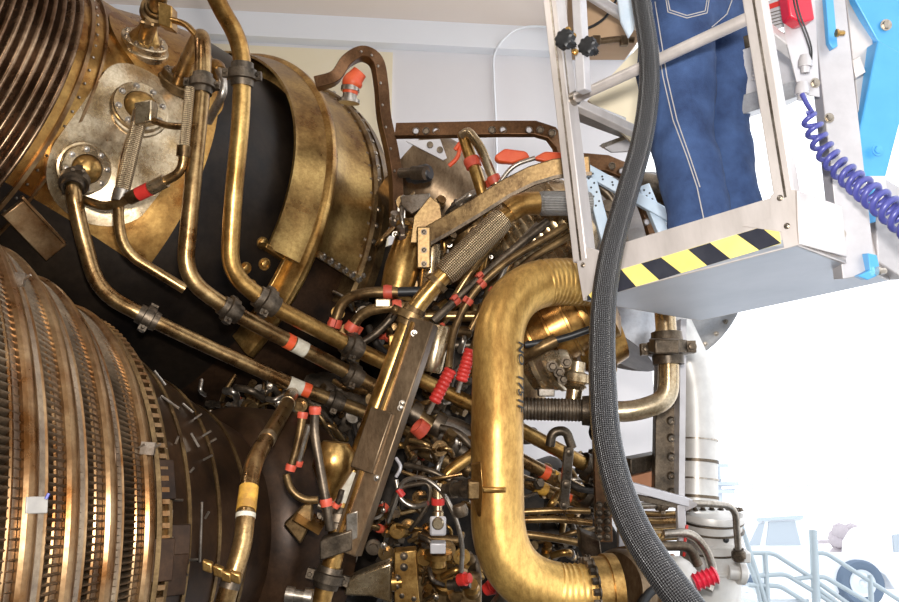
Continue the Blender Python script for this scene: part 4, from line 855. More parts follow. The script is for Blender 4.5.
pipe_thing('exhaust_pipe', [(697, 515, 3.25), (697, 420, 3.35), (694, 372, 3.4), (670, 320, 3.45), (650, 290, 3.5)], 19.5, 'canister', 'wide pale pipe rising behind the perforated column and bending under the basket', R=.25, tubename='shell',
 bands=((697, 495, .012, 'dsteel', None), (697, 478, .006, 'steel', None), (697, 458, .012, 'dsteel', None), (697, 440, .006, 'steel', None)))
pipe_thing('tube', [(636, 506, 2.9), (700, 503, 2.92), (735, 506, 2.95), (739, 560, 2.98)], 3.4, 'steel', 'thin steel tube running level over the canister and bending down its right side', R=.05, seg=12, coup=((664, 504, 1.3), (739, 553, 1.3)))
pipe_thing('tube', [(664, 534, 2.85), (690, 532, 2.85), (706, 548, 2.85), (714, 572, 2.85), (708, 590, 2.82)], 4.6, 'steel', 'steel hose arching in front of the canister into a red ribbed sleeve', R=.06, seg=14)
pipe_thing('tube', [(662, 546, 2.82), (690, 546, 2.82), (698, 565, 2.82)], 5, 'dsteel', 'short dark hose curving below the arching steel hose', R=.06, seg=14)
t = thing('red_sleeve', W(705, 585, 2.7), 'red ribbed rubber sleeve in front of the white canister', 'sleeve')
A, B = W(694, 583, 2.72), W(717, 574, 2.72); L = (B-A).length; pr = [(0, 0), (0, .026)]
for k in range(5): pr += [(L*(k+.15)/5, .026), (L*(k+.5)/5, .032), (L*(k+.85)/5, .026)]
g = G(); g.lathe(A, B-A, pr+[(L, .02), (L, 0)], 24); obj('sleeve', g, 'redplastic', t)
for x, y, r_ in ((690, 585, .022), (683, 587, .017)):
    g = G(); g.lathe(W(x, y, 2.72), A-B, [(0, 0), (0, r_), (.02, r_), (.02, r_*.6), (.03, 0)], 12); obj('fitting', g, 'dsteel', t)
g = G(); g.tube(path([(692, 588, 2.7), (694, 600, 2.7), (690, 615, 2.7)], .03), .014, 10); obj('tail', g, 'steel', t)
t = thing('grey_dome', W(655, 600, 2.95), 'pale grey rounded cap between the black hose and the canister', 'cap')
drum(t, 'cap', (668, 588, 2.95), (690, 562, 2.95), [(0, 0), (0, 26), (.3, 25), (.7, 20), (.95, 10), (1, 0)], 'canister', 36)
tubepart(t, [(684, 556, 2.85), (685, 540, 2.85), (687, 525, 2.86)], 1.6, 'red', .02, 'red_rod', 8)
drum(t, 'brass_fitting', (657, 555, 2.85), (657, 532, 2.85), [(0, 0), (0, 4), (.2, 4), (.2, 5.5), (.5, 5.5), (.5, 3), (.8, 3), (.8, 5), (1, 5), (1, 0)], 'brass', 16)
t = thing('clamp_drum', W(625, 600, 2.5), 'grey banded drum at the bottom edge right of the duct flange', 'drum')
drum(t, 'shell', (612, 592, 2.5), (650, 598, 2.6), [(0, 0), (0, 38), (.1, 42), (.3, 43), (.32, 46), (.4, 46), (.42, 43), (.7, 40), (.72, 42), (.8, 42), (1, 34), (1, 0)], 'beam', 48)
drum(t, 'inner_band', (640, 592, 2.62), (668, 596, 2.68), [(0, 0), (0, 34), (.5, 33), (.5, 30), (1, 28), (1, 0)], 'bronze', 40)
tubepart(t, [(640, 606, 2.4), (650, 590, 2.42), (668, 584, 2.45), (690, 588, 2.5)], 5, 'black', .05, 'hose', 12)
# the large dish behind the basket
c = W(642, 272, 3.75); ax = (W(640, 276, 3.0)-c).normalized(); K = 3.75/FP
t = thing('dish_nozzle', c-UP*.45, 'large grey round nozzle rim seen behind and below the basket floor', 'nozzle')
g = G(); g.lathe(c, ax, [(-.30, 40*K), (-.05, 88*K), (-.02, 97*K), (.0, 99*K), (.03, 99*K), (.035, 96*K), (.03, 90*K), (.06, 78*K), (.10, 60*K), (.2, 46*K), (.32, 42*K), (.34, 36*K), (.34, 0)], 72); obj('cone', g, 'dish', t, smooth=40)
drum(t, 'throat', (640, 300, 3.35), (612, 345, 3.3), [(0, 0), (0, 30), (.3, 36), (.6, 42), (1, 46), (1, 0)], 'dish', 40)
g = G()
u, v, n = frame(ax)
for k in range(40):
    a = 2*PI*k/40; g = G(); g.bolt(c+n*.032+(u*math.cos(a)+v*math.sin(a))*93*K, n, .008); obj('rivet', g, 'steel', t)
# pale blue struts behind the basket post
t = thing('strut_frame', W(615, 262, 3.0), 'pale blue perforated struts crossing behind the basket post and hose', 'bracket')
for a, b in (((588, 172, 2.95), (612, 262, 2.95)), ((586, 170, 2.95), (686, 226, 2.95)), ((643, 186, 2.98), (668, 246, 2.95))):
    A, B = W(*a), W(*b); g = G(); g.bar(A, B, .042, .035, X((1, 0, 0)) if abs(b[0]-a[0]) < 50 else UP); s_ = obj('strut', g, 'bluew', t, bevel=.003)
    for k in range(7):
        g = G(); g.lathe(A.lerp(B, .08+k*.05)-FW*.019+X((1, 0, 0))*(.008 if k % 2 else -.008), -FW, [(0, .004), (.002, .0035), (.002, 0)], 8); obj('hole', g, 'black', s_)
for x, y in ((606, 208), (611, 214), (620, 190), (634, 196)):
    g = G(); c = W(x, y, 3.05); g.lathe(c, X((.4, .4, -1)), [(0, 0), (0, .03), (.02, .03), (.02, .018), (.05, .018), (.05, 0)], 14); tag(obj('plug_connector', g, 'dsteel'), 'dark round connector behind the pale blue struts', 'connector', 'connectors behind the struts')
g = G(); g.tube(path([(592, 180, 3.1), (612, 196, 3.1), (622, 225, 3.1), (626, 262, 3.1)], .1), .02, 12); tag(obj('cable', g, 'dsteel', smooth=60), 'thick dark cable bending down behind the pale blue struts', 'cable')
g = G(); g.tube(path([(640, 184, 3.2), (662, 188, 3.2), (676, 205, 3.2)], .1), .05, 16, ); tag(obj('dark_duct', g, 'dsteel', smooth=60), 'dark grey curved duct behind the jeans and pale blue struts', 'duct')
# ================================================================= LIFT BASKET
KB = .95
BA = CAM+V((.384, 2.199, .673))*KB; ex = V((.706, -.708, .005)).normalized(); ey = V((.704, .702, .109)); ey = (ey-ex*ey.dot(ex)).normalized(); ez = ex.cross(ey)
if ez.z < 0: ez = -ez
BW, BD_, BH = .617*KB, .691*KB, .132*KB
def LP(x, y, z): return BA+ex*x+ey*y+ez*z
def fpl(x, y, off=0.0):
    r = ray(x, y); return CAM+r*((BA+ey*off-CAM).dot(ey)/r.dot(ey))
def loc(p): q = p-BA; return q.dot(ex), q.dot(ey), q.dot(ez)
bk = thing('lift_basket', LP(BW/2, BD_/2, 0), 'aluminium lift basket with yellow and black striped toe board, where the person stands', 'lift basket')
g = G(); g.box(LP(BW/2, BD_/2, .012), (ex, ey, ez), (BW, BD_, .024)); pn = obj('floor_pan', g, 'pan', bk, bevel=.003)
for q, s_ in (((BW/2, .004, BH/2+.0), (BW, .008, BH)), ((BW/2, BD_-.004, BH/2), (BW, .008, BH)), ((.004, BD_/2, BH/2), (.008, BD_, BH)), ((BW-.004, BD_/2, BH/2), (.008, BD_, BH))):
    g = G(); g.box(LP(*q), (ex, ey, ez), s_); tb = obj('toe_board', g, 'alu', bk, bevel=.001)
    if q[1] < .01: tb0 = tb
# hazard tape on the front toe board
def fq(pts, off): return [fpl(x, y, off) for x, y in pts]
g = G(); g.prism(fq(((586, 280), (778, 222), (781, 243.5), (587, 301)), -.0012), ey*.001); tp = obj('hazard_tape', g, 'stripey', tb0, smooth=0, label='yellow tape with slanted black blocks')
for q in (((598, 276.5), (621, 269.5), (636, 286.5), (613, 293.5)), ((641, 263.5), (661, 257.5), (681, 273), (659, 279.8)), ((688, 249.5), (710, 242.7), (730, 258.5), (707, 265.5)), ((737, 234.5), (761, 227.2), (781, 243), (759, 250)), ((587, 293), (592, 299.5), (587, 301))):
    g = G(); g.prism(fq(q, -.0022), ey*.001); obj('black_block', g, 'stripek', tp, smooth=0)
# corner gussets
for q in (((574, 244), (598, 250), (601, 262), (612, 262), (612, 271), (583, 300), (578, 270)), ((742, 226), (770, 217), (770, 196), (779, 188), (796, 190), (801, 244), (784, 249), (781, 232))):
    g = G(); g.prism(fq(q, -.004), ey*.003); gs = obj('corner_gusset', g, 'alu', bk, bevel=.0008)
    cx = sum(p[0] for p in q)/len(q); g = G()
for x, y in ((583, 265), (780, 198), (787, 226)):
    g = G(); g.bolt(fpl(x, y, -.005), -ey, .005, .004); obj('bolt', g, 'steel', bk)
# posts
pl0, pl1 = fpl(585, 262, .02), fpl(547, -60, .02)
def post(a, b, w, d, m='alu', groove=True):
    g = G(); n = ex; g.bar(a, b, w, d, n); o = obj('post', g, m, bk, bevel=.003)
    if groove:
        g = G(); dd = (b-a).normalized(); f = -(n-dd*n.dot(dd)).cross(dd).normalized()
        if f.dot(FW) > 0: f = -f
        g.bar(a+f*d/2+n*.004, b+f*d/2+n*.004, .006, .004, n); obj('groove', g, 'dsteel' if False else 'steel', o)
    return o
post(pl0, pl1, .046, .05)
post(fpl(788, 200, .02), fpl(748, -45, .02), .046, .045)
zt = 1.02
for (x, y) in ((.02, BD_-.02), (BW-.02, BD_-.02)):
    g = G(); g.bar(LP(x, y, .02), LP(x, y, zt), .04, .04, ex); obj('post', g, 'alu', bk, bevel=.003)
# rails
r0, r1 = fpl(571, 100, .02), fpl(753, 16, .02)
g = G(); g.tube([r0, r1], .0155, 20); obj('mid_rail', g, 'alu', bk, smooth=60)
g = G(); g.tube([r0-ex*.015-ey*.0+ez*.0, r0+ex*.02], .02, 20); obj('rail_socket', g, 'steel', bk, smooth=60)
_, _, zl = loc(r0); _, _, zr = loc(r1)
g = G(); g.bar(LP(.02, .02, zl), LP(.02, BD_-.02, zl), .03, .03, ez); obj('side_rail', g, 'alu', bk, bevel=.003)
g = G(); g.bar(LP(BW-.02, .02, zr), LP(BW-.02, BD_-.02, zr), .03, .03, ez); obj('side_rail', g, 'alu', bk, bevel=.003)
for a, b in (((.02, .02), (BW-.02, .02)), ((.02, .02), (.02, BD_-.02)), ((.02, BD_-.02), (BW-.02, BD_-.02)), ((BW-.02, .02), (BW-.02, BD_-.02))):
    g = G(); g.tube([LP(a[0], a[1], zt), LP(b[0], b[1], zt)], .018, 16); obj('top_rail', g, 'alu', bk, smooth=60)
# swing gate post with knobs, and a tan back panel
g = G(); g.bar(W(577, -40, 2.12), W(584, 92, 2.06), .028, .03, ex); obj('gate_post', g, 'aluw', bk, bevel=.003)
for x, y, d in ((563, 40, 1.98), (586, 47, 2.06)):
    g = G(); c = W(x, y, d); ax = -ey*.9+ex*.1; g.lathe(c+ey*.045, ax, [(0, 0), (0, .008), (.03, .008), (.03, .020), (.034, .024), (.052, .024), (.056, .018), (.056, 0)], 32, rmod=lambda t: .0022*math.cos(9*t))
    obj('knob', g, 'black', bk, label='black fluted clamp knob')
g = G(); g.tube([W(564, 48, 2.0), W(569, 94, 2.0)], .0022, 8); obj('pin_wire', g, 'steel', bk)
for x, y in ((568, 30), (573, 36), (575, 52)):
    g = G(); g.bolt(W(x, y, 2.03), -FW, .006); obj('bolt', g, 'brass', bk)
tnp = [W(x, y, 2.95) for x, y in ((577, -30), (636, -30), (630, 38), (612, 45), (592, 36), (578, 42))]
t = thing('tan_box', W(600, 60, 3.0), 'tan box with a black cable across it, seen behind the basket post', 'box')
g = G(); g.prism([W(x, y, 2.95) for x, y in ((577, -40), (640, -40), (640, 40), (577, 40))], FW*.25); obj('box', g, 'tan', t, bevel=.006)
g = G(); g.tube(path([(572, 32, 2.9), (590, 28, 2.9), (606, 18, 2.9), (622, -10, 2.9)], .1), .005, 8); obj('cable', g, 'black', t, smooth=60)
g = G(); g.tube(path([(594, 42, 2.9), (618, 39, 2.9), (634, 40, 2.9)], .02), .012, 10); obj('handle', g, 'beam', t, smooth=60)
for x in (596, 624):
    g = G(); g.box(W(x, 41, 2.9), (RT, UP, FW), (.03, .035, .03)); obj('handle_bracket', g, 'beam', t, bevel=.004)
t = tag(obj('corner_plate', G().prism([W(640, 45, 3.0), W(640, 150, 3.0), W(588, 100, 3.0)], FW*.02), 'cream', smooth=0), 'cream triangular plate between the basket post and the jeans', 'plate')  # flat cream triangle behind the basket post
t = thing('grey_ledge', W(610, 145, 3.05), 'grey ledge with small fittings behind the basket, under its rail', 'ledge')
g = G(); g.bar(W(572, 108, 2.9), W(640, 134, 3.1), .05, .08, UP); obj('ledge', g, 'dish', t, bevel=.004)
g = G(); g.prism([W(x, y, 3.1) for x, y in ((600, 145), (640, 132), (650, 150), (612, 152))], FW*.02); obj('plate', g, 'aluw', t)
g = G(); g.bar(W(602, 146, 3.08), W(630, 136, 3.08), .015, .02, UP); obj('bar', g, 'steel', t)
# control enclosure behind the right post
t = thing('control_box', LP(BW+.0, BD_*.75, .38), 'white louvred control box with grey base behind the right basket post', 'box')
g = G(); q = [W(x, y, 2.42) for x, y in ((734, 52), (805, 30), (812, 88), (737, 113))]; g.prism(q, FW*.14); o = obj('housing', g, 'aluw', t, bevel=.004)
for k in range(6):
    g = G(); g.bar(W(752, 60+k*4, 2.418), W(768, 56+k*4, 2.418), .003, .004, UP); obj('louvre', g, 'alu', o)
g = G(); q = [W(x, y, 2.41) for x, y in ((735, 97), (810, 76), (812, 92), (737, 116))]; g.prism(q, FW*.15); obj('base_channel', g, 'dish', t, bevel=.003)
g = G(); q = [W(x, y, 2.43) for x, y in ((722, 45), (760, 30), (760, 48), (722, 64))]; g.prism(q, FW*.03); obj('dark_bar', g, 'dsteel', t)
# mast with extrusions
t = thing('lift_mast', W(860, 275, 2.1), 'tall aluminium mast of two extrusions at the right side of the basket', 'mast')
def quad(name, pts, d, th, m, par=None, bevel=.002):
    g = G(); dd = d if isinstance(d, (list, tuple)) else [d]*len(pts); g.prism([W(x, y, k) for (x, y), k in zip(pts, dd)], FW*th); return obj(name, g, m, par or t, bevel=bevel)
quad('front_extrusion', ((809, -30), (842, -30), (876, 274), (843, 279)), (2.14, 2.14, 2.0, 2.0), .05, 'aluw')
quad('rear_extrusion', ((843, -30), (866, -30), (888, 200), (868, 200)), (2.22, 2.22, 2.12, 2.12), .05, 'alu')
quad('side_plate', ((778, -30), (814, -30), (820, 97), (800, 94), (786, 40)), (2.10, 2.12, 2.05, 2.04, 2.06), .006, 'aluw')
for x, y in ((829, 118), (841, 234), (815, 83)):
    g = G(); g.bolt(W(x, y, 2.0 if y > 200 else 2.04), -FW, .009, .006); obj('bolt', g, 'steel', t)
quad('bracket', ((852, 60), (860, 56), (866, 72), (856, 78)), 2.1, .03, 'alu')
quad('joint_plate', ((797, 190), (842, 206), (847, 257), (799, 244)), (1.78, 1.98, 1.98, 1.78), .01, 'alu')
# small things on the mast
g = G(); q = [W(x, y, d) for x, y, d in ((824, -20, 2.12), (832, -20, 2.12), (838, 46, 2.07), (833, 49, 2.07), (829, 42, 2.07))]; g.prism(q, FW*.02)
o = tag(obj('blue_strap', g, 'blue', bevel=.002), 'narrow blue metal strip bolted to the front of the mast', 'strip'); g = G(); g.bolt(W(836, 33, 2.06), RT, .007, .02); obj('bolt', g, 'brass', o)
t = thing('red_box', W(800, 22, 2.0), 'bright red box with black wires hanging down the mast side plate', 'box')
quad('housing', ((784, -25), (808, -25), (815, 19), (801, 23), (790, 16)), 2.02, .05, 'redplastic', bevel=.004)
for k in (0, 3):
    g = G(); g.tube(path([(790+k, -25, 1.98), (795+k, 10, 1.98), (806+k, 38, 1.99), (810+k*.7, 50, 1.99), (810+k*.5, 60, 1.99)], .06), .0022, 8); obj('wire', g, 'black', t, smooth=60)
for x, y, lab in ((805, 63, 'white cable gland with the black wires, on the mast plate'), (802, 90, 'white cable gland where the navy coiled cord starts')):
    g = G(); c = W(x, y, 2.0); g.lathe(c+UP*.02, -UP, [(0, 0), (0, .012), (.015, .017), (.03, .017), (.03, .012), (.045, .011), (.045, 0)], 12); tag(obj('cable_gland', g, 'aluw'), lab, 'cable gland')
# sign between the posts
t = thing('warning_sign', W(778, 30, 2.2), 'small white notice with red header behind the right basket post', 'sign')
sg = [(764, 2), (781, -4), (786, 26), (768, 32)]
quad('plate', sg, 2.2, .004, 'aluw', bevel=0)
quad('header', ((766.5, 5), (781, 0), (782, 5), (767, 10)), 2.196, .003, 'red', bevel=0)
for k in range(5):
    y = 12+k*3.4; quad('text_line', ((768, y+1), (782, y-3), (782.2, y-2.2), (768.2, y+1.8)), 2.197, .002, 'steel', bevel=0)
t = thing('grey_channel', W(778, 44, 2.2), 'short grey angled channel under the red-headed notice', 'bracket')
quad('channel', ((766, 24), (786, 33), (788, 43), (772, 46), (768, 38)), 2.24, .05, 'alu')
# blue boom
t = thing('blue_brace', W(866, 190, 2.15), 'bright blue painted steel brace at the right edge beside the mast', 'brace')
quad('brace_arm', ((878, 40), (915, 60), (905, 104), (882, 192), (864, 186), (853, 162)), 2.13, .06, 'blue', bevel=.004)
quad('gusset', ((846, -30), (935, -30), (935, 60), (898, 62), (877, 40), (855, 0)), 2.17, .03, 'blue', bevel=.003)
quad('lower_lug', ((864, 186), (878, 188), (876, 222), (868, 224)), 2.09, .05, 'blue')
for x, y, d in ((886, 25, 2.165), (893, 78, 2.175), (886, 113, 2.14), (878, 150, 2.11)):
    g = G(); g.bolt(W(x, y, d), -FW, .011, .006); obj('bolt', g, 'blue' if y > 60 else 'steel', t)
t = thing('blue_bracket', W(875, 272, 2.0), 'small blue bracket with a pin at the foot of the mast', 'bracket')
quad('plate', ((868, 253), (877, 255), (880, 268), (886, 272), (868, 280), (858, 276), (870, 270)), 1.98, .03, 'blue')
g = G(); g.bolt(W(877, 271, 1.97), RT, .008, .02); obj('pin', g, 'steel', t)
g = G(); g.prism([W(x, y, 2.2) for x, y in ((872, 170), (905, 190), (905, 280), (878, 262))], FW*.12); tag(obj('mast_base_plate', g, 'aluw', bevel=.004), 'pale metal plate behind the coiled cord at the right edge', 'plate')
# column that carries the lift (mostly outside the frame)
t = thing('lift_column', (1.75, 2.6, 0), 'blue lift column on a square foot outside the right edge', 'column')
g = G(); g.box((1.75, 2.6, 2.2), ((1, 0, 0), (0, 1, 0), (0, 0, 1)), (.14, .14, 4.4)); obj('upright', g, 'blue', t, bevel=.006)
g = G(); g.box((1.75, 2.6, .04), ((1, 0, 0), (0, 1, 0), (0, 0, 1)), (1.0, 1.0, .08)); obj('foot', g, 'dsteel', t, bevel=.006)
g = G(); g.bar(W(920, 10, 2.22), V((1.75, 2.55, 2.7)), .08, .08, UP); obj('arm', g, 'blue', t, bevel=.004)
# coiled cord
cp = fillet([W(808, 112, 1.95), W(822, 150, 1.93), W(850, 178, 1.88), (W(878, 200, 1.8)), W(925, 238, 1.7)], .15, 12); Lc = [0]
for a, b in zip(cp, cp[1:]): Lc.append(Lc[-1]+(b-a).length)
pts = [W(802, 94, 1.98), W(807, 104, 1.97), W(812, 112, 1.955)]; turns = 15; N = turns*18
for i in range(N+1):
    s_ = Lc[-1]*i/N; j = max(k for k in range(len(Lc)) if Lc[k] <= s_+1e-9); j = min(j, len(cp)-2); f = (s_-Lc[j])/(Lc[j+1]-Lc[j]); p = cp[j].lerp(cp[j+1], f); d = (cp[j+1]-cp[j]).normalized(); u, v, n = frame(d)
    a = 2*PI*turns*i/N; R = .017+.011*i/N; pts.append(p+(u*math.cos(a)+v*math.sin(a))*R*min(1, .5+i/30))
g = G(); g.tube(pts, lambda u: .0062+.0018*u, 10); tag(obj('coiled_cord', g, 'cord', smooth=80), 'navy blue coiled cord hanging from the mast to the right edge', 'cord')
# ================================================================= BLACK BRAIDED HOSE
hp = [(633, -60, 2.0), (641, 0, 1.96), (648, 45, 1.93), (649, 90, 1.9), (642, 140, 1.86), (628, 190, 1.82), (614, 240, 1.78), (605, 290, 1.73), (602, 340, 1.68), (603, 390, 1.63), (607, 440, 1.58), (619, 490, 1.52), (638, 535, 1.46), (664, 575, 1.4), (690, 610, 1.36), (725, 660, 1.3)]
H = [W(*q) for q in hp]; HS_ = []
for i in range(len(H)-1):
    p0 = H[max(0, i-1)]; p1 = H[i]; p2 = H[i+1]; p3 = H[min(len(H)-1, i+2)]
    for k in range(8):
        t_ = k/8; HS_.append(.5*((2*p1)+(p2-p0)*t_+(2*p0-5*p1+4*p2-p3)*t_*t_+(3*p1-p0-3*p2+p3)*t_**3))
HS_.append(H[-1])
g = G(); g.tube(HS_, lambda u: .0225+.0075*min(1, u*1.3), 28); tag(obj('braided_hose', g, 'hose', smooth=80), 'thick black braided hose hanging down in front of the basket', 'hose')
# ================================================================= PERSON
def skin(name, verts, edges, radii, m, parent=None, sub=2, root=0, disp=0):
    o0 = ORG[parent.name] if parent is not None else V(verts[0])-V((0, 0, 0))
    me = bpy.data.meshes.new(name); me.from_pydata([tuple(V(p)-o0) for p in verts], edges, []); me.materials.append(M[m])
    import bmesh as bm_
    b = bm_.new(); b.from_mesh(me); ly = b.verts.layers.skin.verify(); b.verts.ensure_lookup_table()
    for v_, r in zip(b.verts, radii):
        v_[ly].radius = r if isinstance(r, tuple) else (r, r); v_[ly].use_root = (v_.index == root)
    b.to_mesh(me); b.free()
    o = bpy.data.objects.new(name, me); C.objects.link(o); o.location = (0, 0, 0) if parent is not None else o0; ORG[o.name] = o0
    if parent is not None: o.parent = parent
    s_ = o.modifiers.new('skin', 'SKIN'); s_.use_smooth_shade = True; s_.branch_smoothing = .4
    u_ = o.modifiers.new('sub', 'SUBSURF'); u_.levels = sub; u_.render_levels = sub
    if disp:
        tx = bpy.data.textures.new(name+'_folds', 'CLOUDS'); tx.noise_scale = .12; dm = o.modifiers.new('folds', 'DISPLACE'); dm.texture = tx; dm.strength = disp; dm.mid_level = .5; dm.texture_coords = 'LOCAL'
    bpy.context.view_layer.update(); dg = bpy.context.evaluated_depsgraph_get(); ev = o.evaluated_get(dg); m2 = bpy.data.meshes.new_from_object(ev)
    o.modifiers.clear(); o.data = m2
    if not m2.materials: m2.materials.append(M[m])
    m2.polygons.foreach_set('use_smooth', [True]*len(m2.polygons))
    return o
pc = LP(.248, .318, .024)
fw = V((-.62, .78, 0)).normalized(); lt = V((-fw.y, fw.x, 0)); lt = lt if lt.y < 0 else -lt    # lt points to the nearer (left in picture) leg
Z = V((0, 0, 1))
def B_(f, l, z): return pc+fw*f+lt*l+Z*z
sk_v = [B_(0, 0, .98), B_(0, 0, 1.12), B_(.01, 0, 1.30), B_(.0, 0, 1.46), B_(.01, 0, 1.56), B_(.02, 0, 1.63), B_(.03, 0, 1.73), B_(.02, 0, 1.82)]
sk_e = [(0, 1), (1, 2), (2, 3), (3, 4), (4, 5), (5, 6), (6, 7)]; sk_r = [(.13, .10), (.12, .09), (.14, .10), (.12, .08), .055, .06, (.085, .095), (.07, .075)]
def chain(pts, rr, start):
    for p, r in zip(pts, rr): sk_v.append(p); sk_r.append(r); sk_e.append((start, len(sk_v)-1)); start = len(sk_v)-1
    return start
for s_ in (1, -1):
    chain([B_(.01, .095*s_, .88), B_(.02, .10*s_, .70), B_(.03, .10*s_, .50), B_(0, .10*s_, .30), B_(-.03, .10*s_, .10), B_(.03, .105*s_, .045), B_(.15, .115*s_, .03)], [.088, .075, .058, .055, .04, .038, .034], 0)
    a = chain([B_(.0, .18*s_, 1.44), B_(.0, .23*s_, 1.28), B_(.06, .25*s_, 1.18), B_(.18, .22*s_, 1.26), B_(.26, .20*s_, 1.31), B_(.31, .19*s_, 1.34)], [.06, .046, .038, .032, .026, (.04, .018)], 3)
    for k in range(4):
        q = -.03+.02*k; chain([B_(.345, (.19*s_)+q, 1.36), B_(.375, .19*s_+q, 1.375), B_(.395, .19*s_+q, 1.37)], [.0095, .0085, .0075], a)
    chain([B_(.325, .19*s_-.04*s_, 1.33), B_(.35, .19*s_-.055*s_, 1.335)], [.011, .009], a)
per = skin('person', sk_v, sk_e, sk_r, 'skin', None, 1)
tag(per, 'person in blue jeans standing in the lift basket, seen from behind', 'person')
# jeans
jv = [B_(0, 0, 1.04), B_(-.01, 0, .95)]; je = [(0, 1)]; jr = [(.150, .135), (.16, .145)]
for s_ in (1, -1):
    st = 1
    for p, r in ((B_(-.005, .088*s_, .84), .134), (B_(.005, .10*s_, .70), .122), (B_(.02, .10*s_, .54), .106), (B_(.015, .098*s_, .44), .098), (B_(0, .095*s_, .30), .090), (B_(-.015, .092*s_, .15), .086), (B_(-.01, .092*s_, .05), .088)):
        jv.append(p); jr.append(r); je.append((st, len(jv)-1)); st = len(jv)-1
jn = skin('jeans', jv, je, jr, 'denim', per, 3, 0, .035)
sv = [B_(0, 0, 1.00), B_(0, 0, 1.15), B_(.01, 0, 1.32), B_(0, 0, 1.46), B_(.01, 0, 1.53)]; se = [(0, 1), (1, 2), (2, 3), (3, 4)]; sr = [(.165, .15), (.15, .13), (.165, .125), (.14, .10), .075]
for s_ in (1, -1):
    st = 3
    for p, r in ((B_(.0, .19*s_, 1.43), .078), (B_(.0, .235*s_, 1.28), .064), (B_(.06, .25*s_, 1.185), .055), (B_(.18, .22*s_, 1.26), .045), (B_(.24, .205*s_, 1.30), .042)):
        sv.append(p); sr.append(r); se.append((st, len(sv)-1)); st = len(sv)-1
skin('shirt', sv, se, sr, 'shirt', per, 2, 0, .02)
g = G(); g.sphere(B_(.0, 0, 1.80), .105, 20, (.95, .95, 1.0)); obj('hair', g, 'hair', per, smooth=80)
for s_ in (1, -1):
    g = G(); g.sphere(B_(.025, .095*s_, 1.735), .02, 10, (.8, .8, 1.5)); obj('ear', g, 'skin', per)
    g = G(); g.sphere(B_(.115, .032*s_, 1.745), .012, 10); obj('eye', g, 'ink', per)
    g = G(); g.tube([B_(-.055, .10*s_, .04), B_(.02, .105*s_, .045), B_(.10, .11*s_, .04), B_(.19, .12*s_, .03)], lambda u: .052*(1-.25*u*u), 14); obj('shoe', g, 'leather', per, smooth=70)
g = G(); g.tube([B_(.12, 0, 1.745), B_(.142, 0, 1.71), B_(.12, 0, 1.70)], .012, 8); obj('nose', g, 'skin', per, smooth=70)
g = G(); g.prism([W(x, y, d) for x, y, d in ((612, -40, 2.3), (640, -40, 2.25), (634, 30, 2.2), (629, 38, 2.22), (621, 22, 2.26))], FW*.012); obj('shirt_tail', g, 'shirt', per, bevel=.003)
# stitching laid on the cloth
from mathutils.bvhtree import BVHTree
bv = BVHTree.FromPolygons([v_.co+ORG[per.name] for v_ in jn.data.vertices], [tuple(p.vertices) for p in jn.data.polygons])
def onto(pts, n=10):
    out = []
    for a, b in zip(pts, pts[1:]):
        for k in range(n+1):
            x = a[0]+(b[0]-a[0])*k/n; y = a[1]+(b[1]-a[1])*k/n; r = ray(x, y).normalized(); h = bv.ray_cast(CAM, r)
            if h[0] is not None and (not out or (h[0]-out[-1]).length > .004): out.append(h[0]-r*.002)
    return out
for q in (((651, 2), (663, 77), (673, 120), (687, 157), (697, 187), (704, 220)), ((655, 2), (667, 77), (677, 120), (690, 157), (700, 187)), ((666, 0), (668, 12), (687, 18), (707, 13), (709, 0)), ((668, 0), (670, 10), (687, 15.5), (705, 11), (707, 0)), ((732, 0), (727, 14), (712, 27))):
    ps = onto(q)
    if len(ps) > 3: g = G(); g.tube(ps, .0016, 6); obj('stitching', g, 'stitch', jn)
# ================================================================= OUTDOORS
def box(g, c, s): return g.box(c, ((1, 0, 0), (0, 1, 0), (0, 0, 1)), s)
def gp(x, y, Y):
    """point at world distance Y (metres ahead of the camera) seen at a picture position"""
    r = ray(x, y); return CAM+r*(Y/r.y)
# pickup truck, side on
YT = 16.0
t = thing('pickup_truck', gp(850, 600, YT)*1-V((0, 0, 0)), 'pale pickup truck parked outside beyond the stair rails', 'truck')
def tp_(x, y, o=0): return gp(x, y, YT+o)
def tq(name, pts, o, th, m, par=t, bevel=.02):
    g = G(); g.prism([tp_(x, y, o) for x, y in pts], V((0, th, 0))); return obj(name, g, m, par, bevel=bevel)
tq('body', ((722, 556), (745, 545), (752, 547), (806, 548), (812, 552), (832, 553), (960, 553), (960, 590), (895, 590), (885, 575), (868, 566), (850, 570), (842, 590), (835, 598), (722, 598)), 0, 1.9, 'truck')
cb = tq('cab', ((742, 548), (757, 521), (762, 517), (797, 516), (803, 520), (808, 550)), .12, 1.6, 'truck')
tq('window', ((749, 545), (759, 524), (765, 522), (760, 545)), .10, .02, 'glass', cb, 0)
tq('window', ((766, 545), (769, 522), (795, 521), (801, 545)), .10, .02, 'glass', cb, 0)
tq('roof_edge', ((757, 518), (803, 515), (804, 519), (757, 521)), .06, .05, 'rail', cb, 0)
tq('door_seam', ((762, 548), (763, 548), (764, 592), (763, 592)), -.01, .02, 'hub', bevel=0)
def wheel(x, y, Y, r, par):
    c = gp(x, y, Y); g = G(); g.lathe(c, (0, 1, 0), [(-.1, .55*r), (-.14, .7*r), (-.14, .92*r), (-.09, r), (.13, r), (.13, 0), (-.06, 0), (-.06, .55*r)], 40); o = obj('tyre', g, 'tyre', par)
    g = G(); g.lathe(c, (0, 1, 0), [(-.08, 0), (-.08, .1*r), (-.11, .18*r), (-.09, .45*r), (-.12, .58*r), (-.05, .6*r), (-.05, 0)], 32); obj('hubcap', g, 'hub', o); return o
wheel(860, 583, YT-.05, .42, t); wheel(745, 596, YT-.05, .40, t)
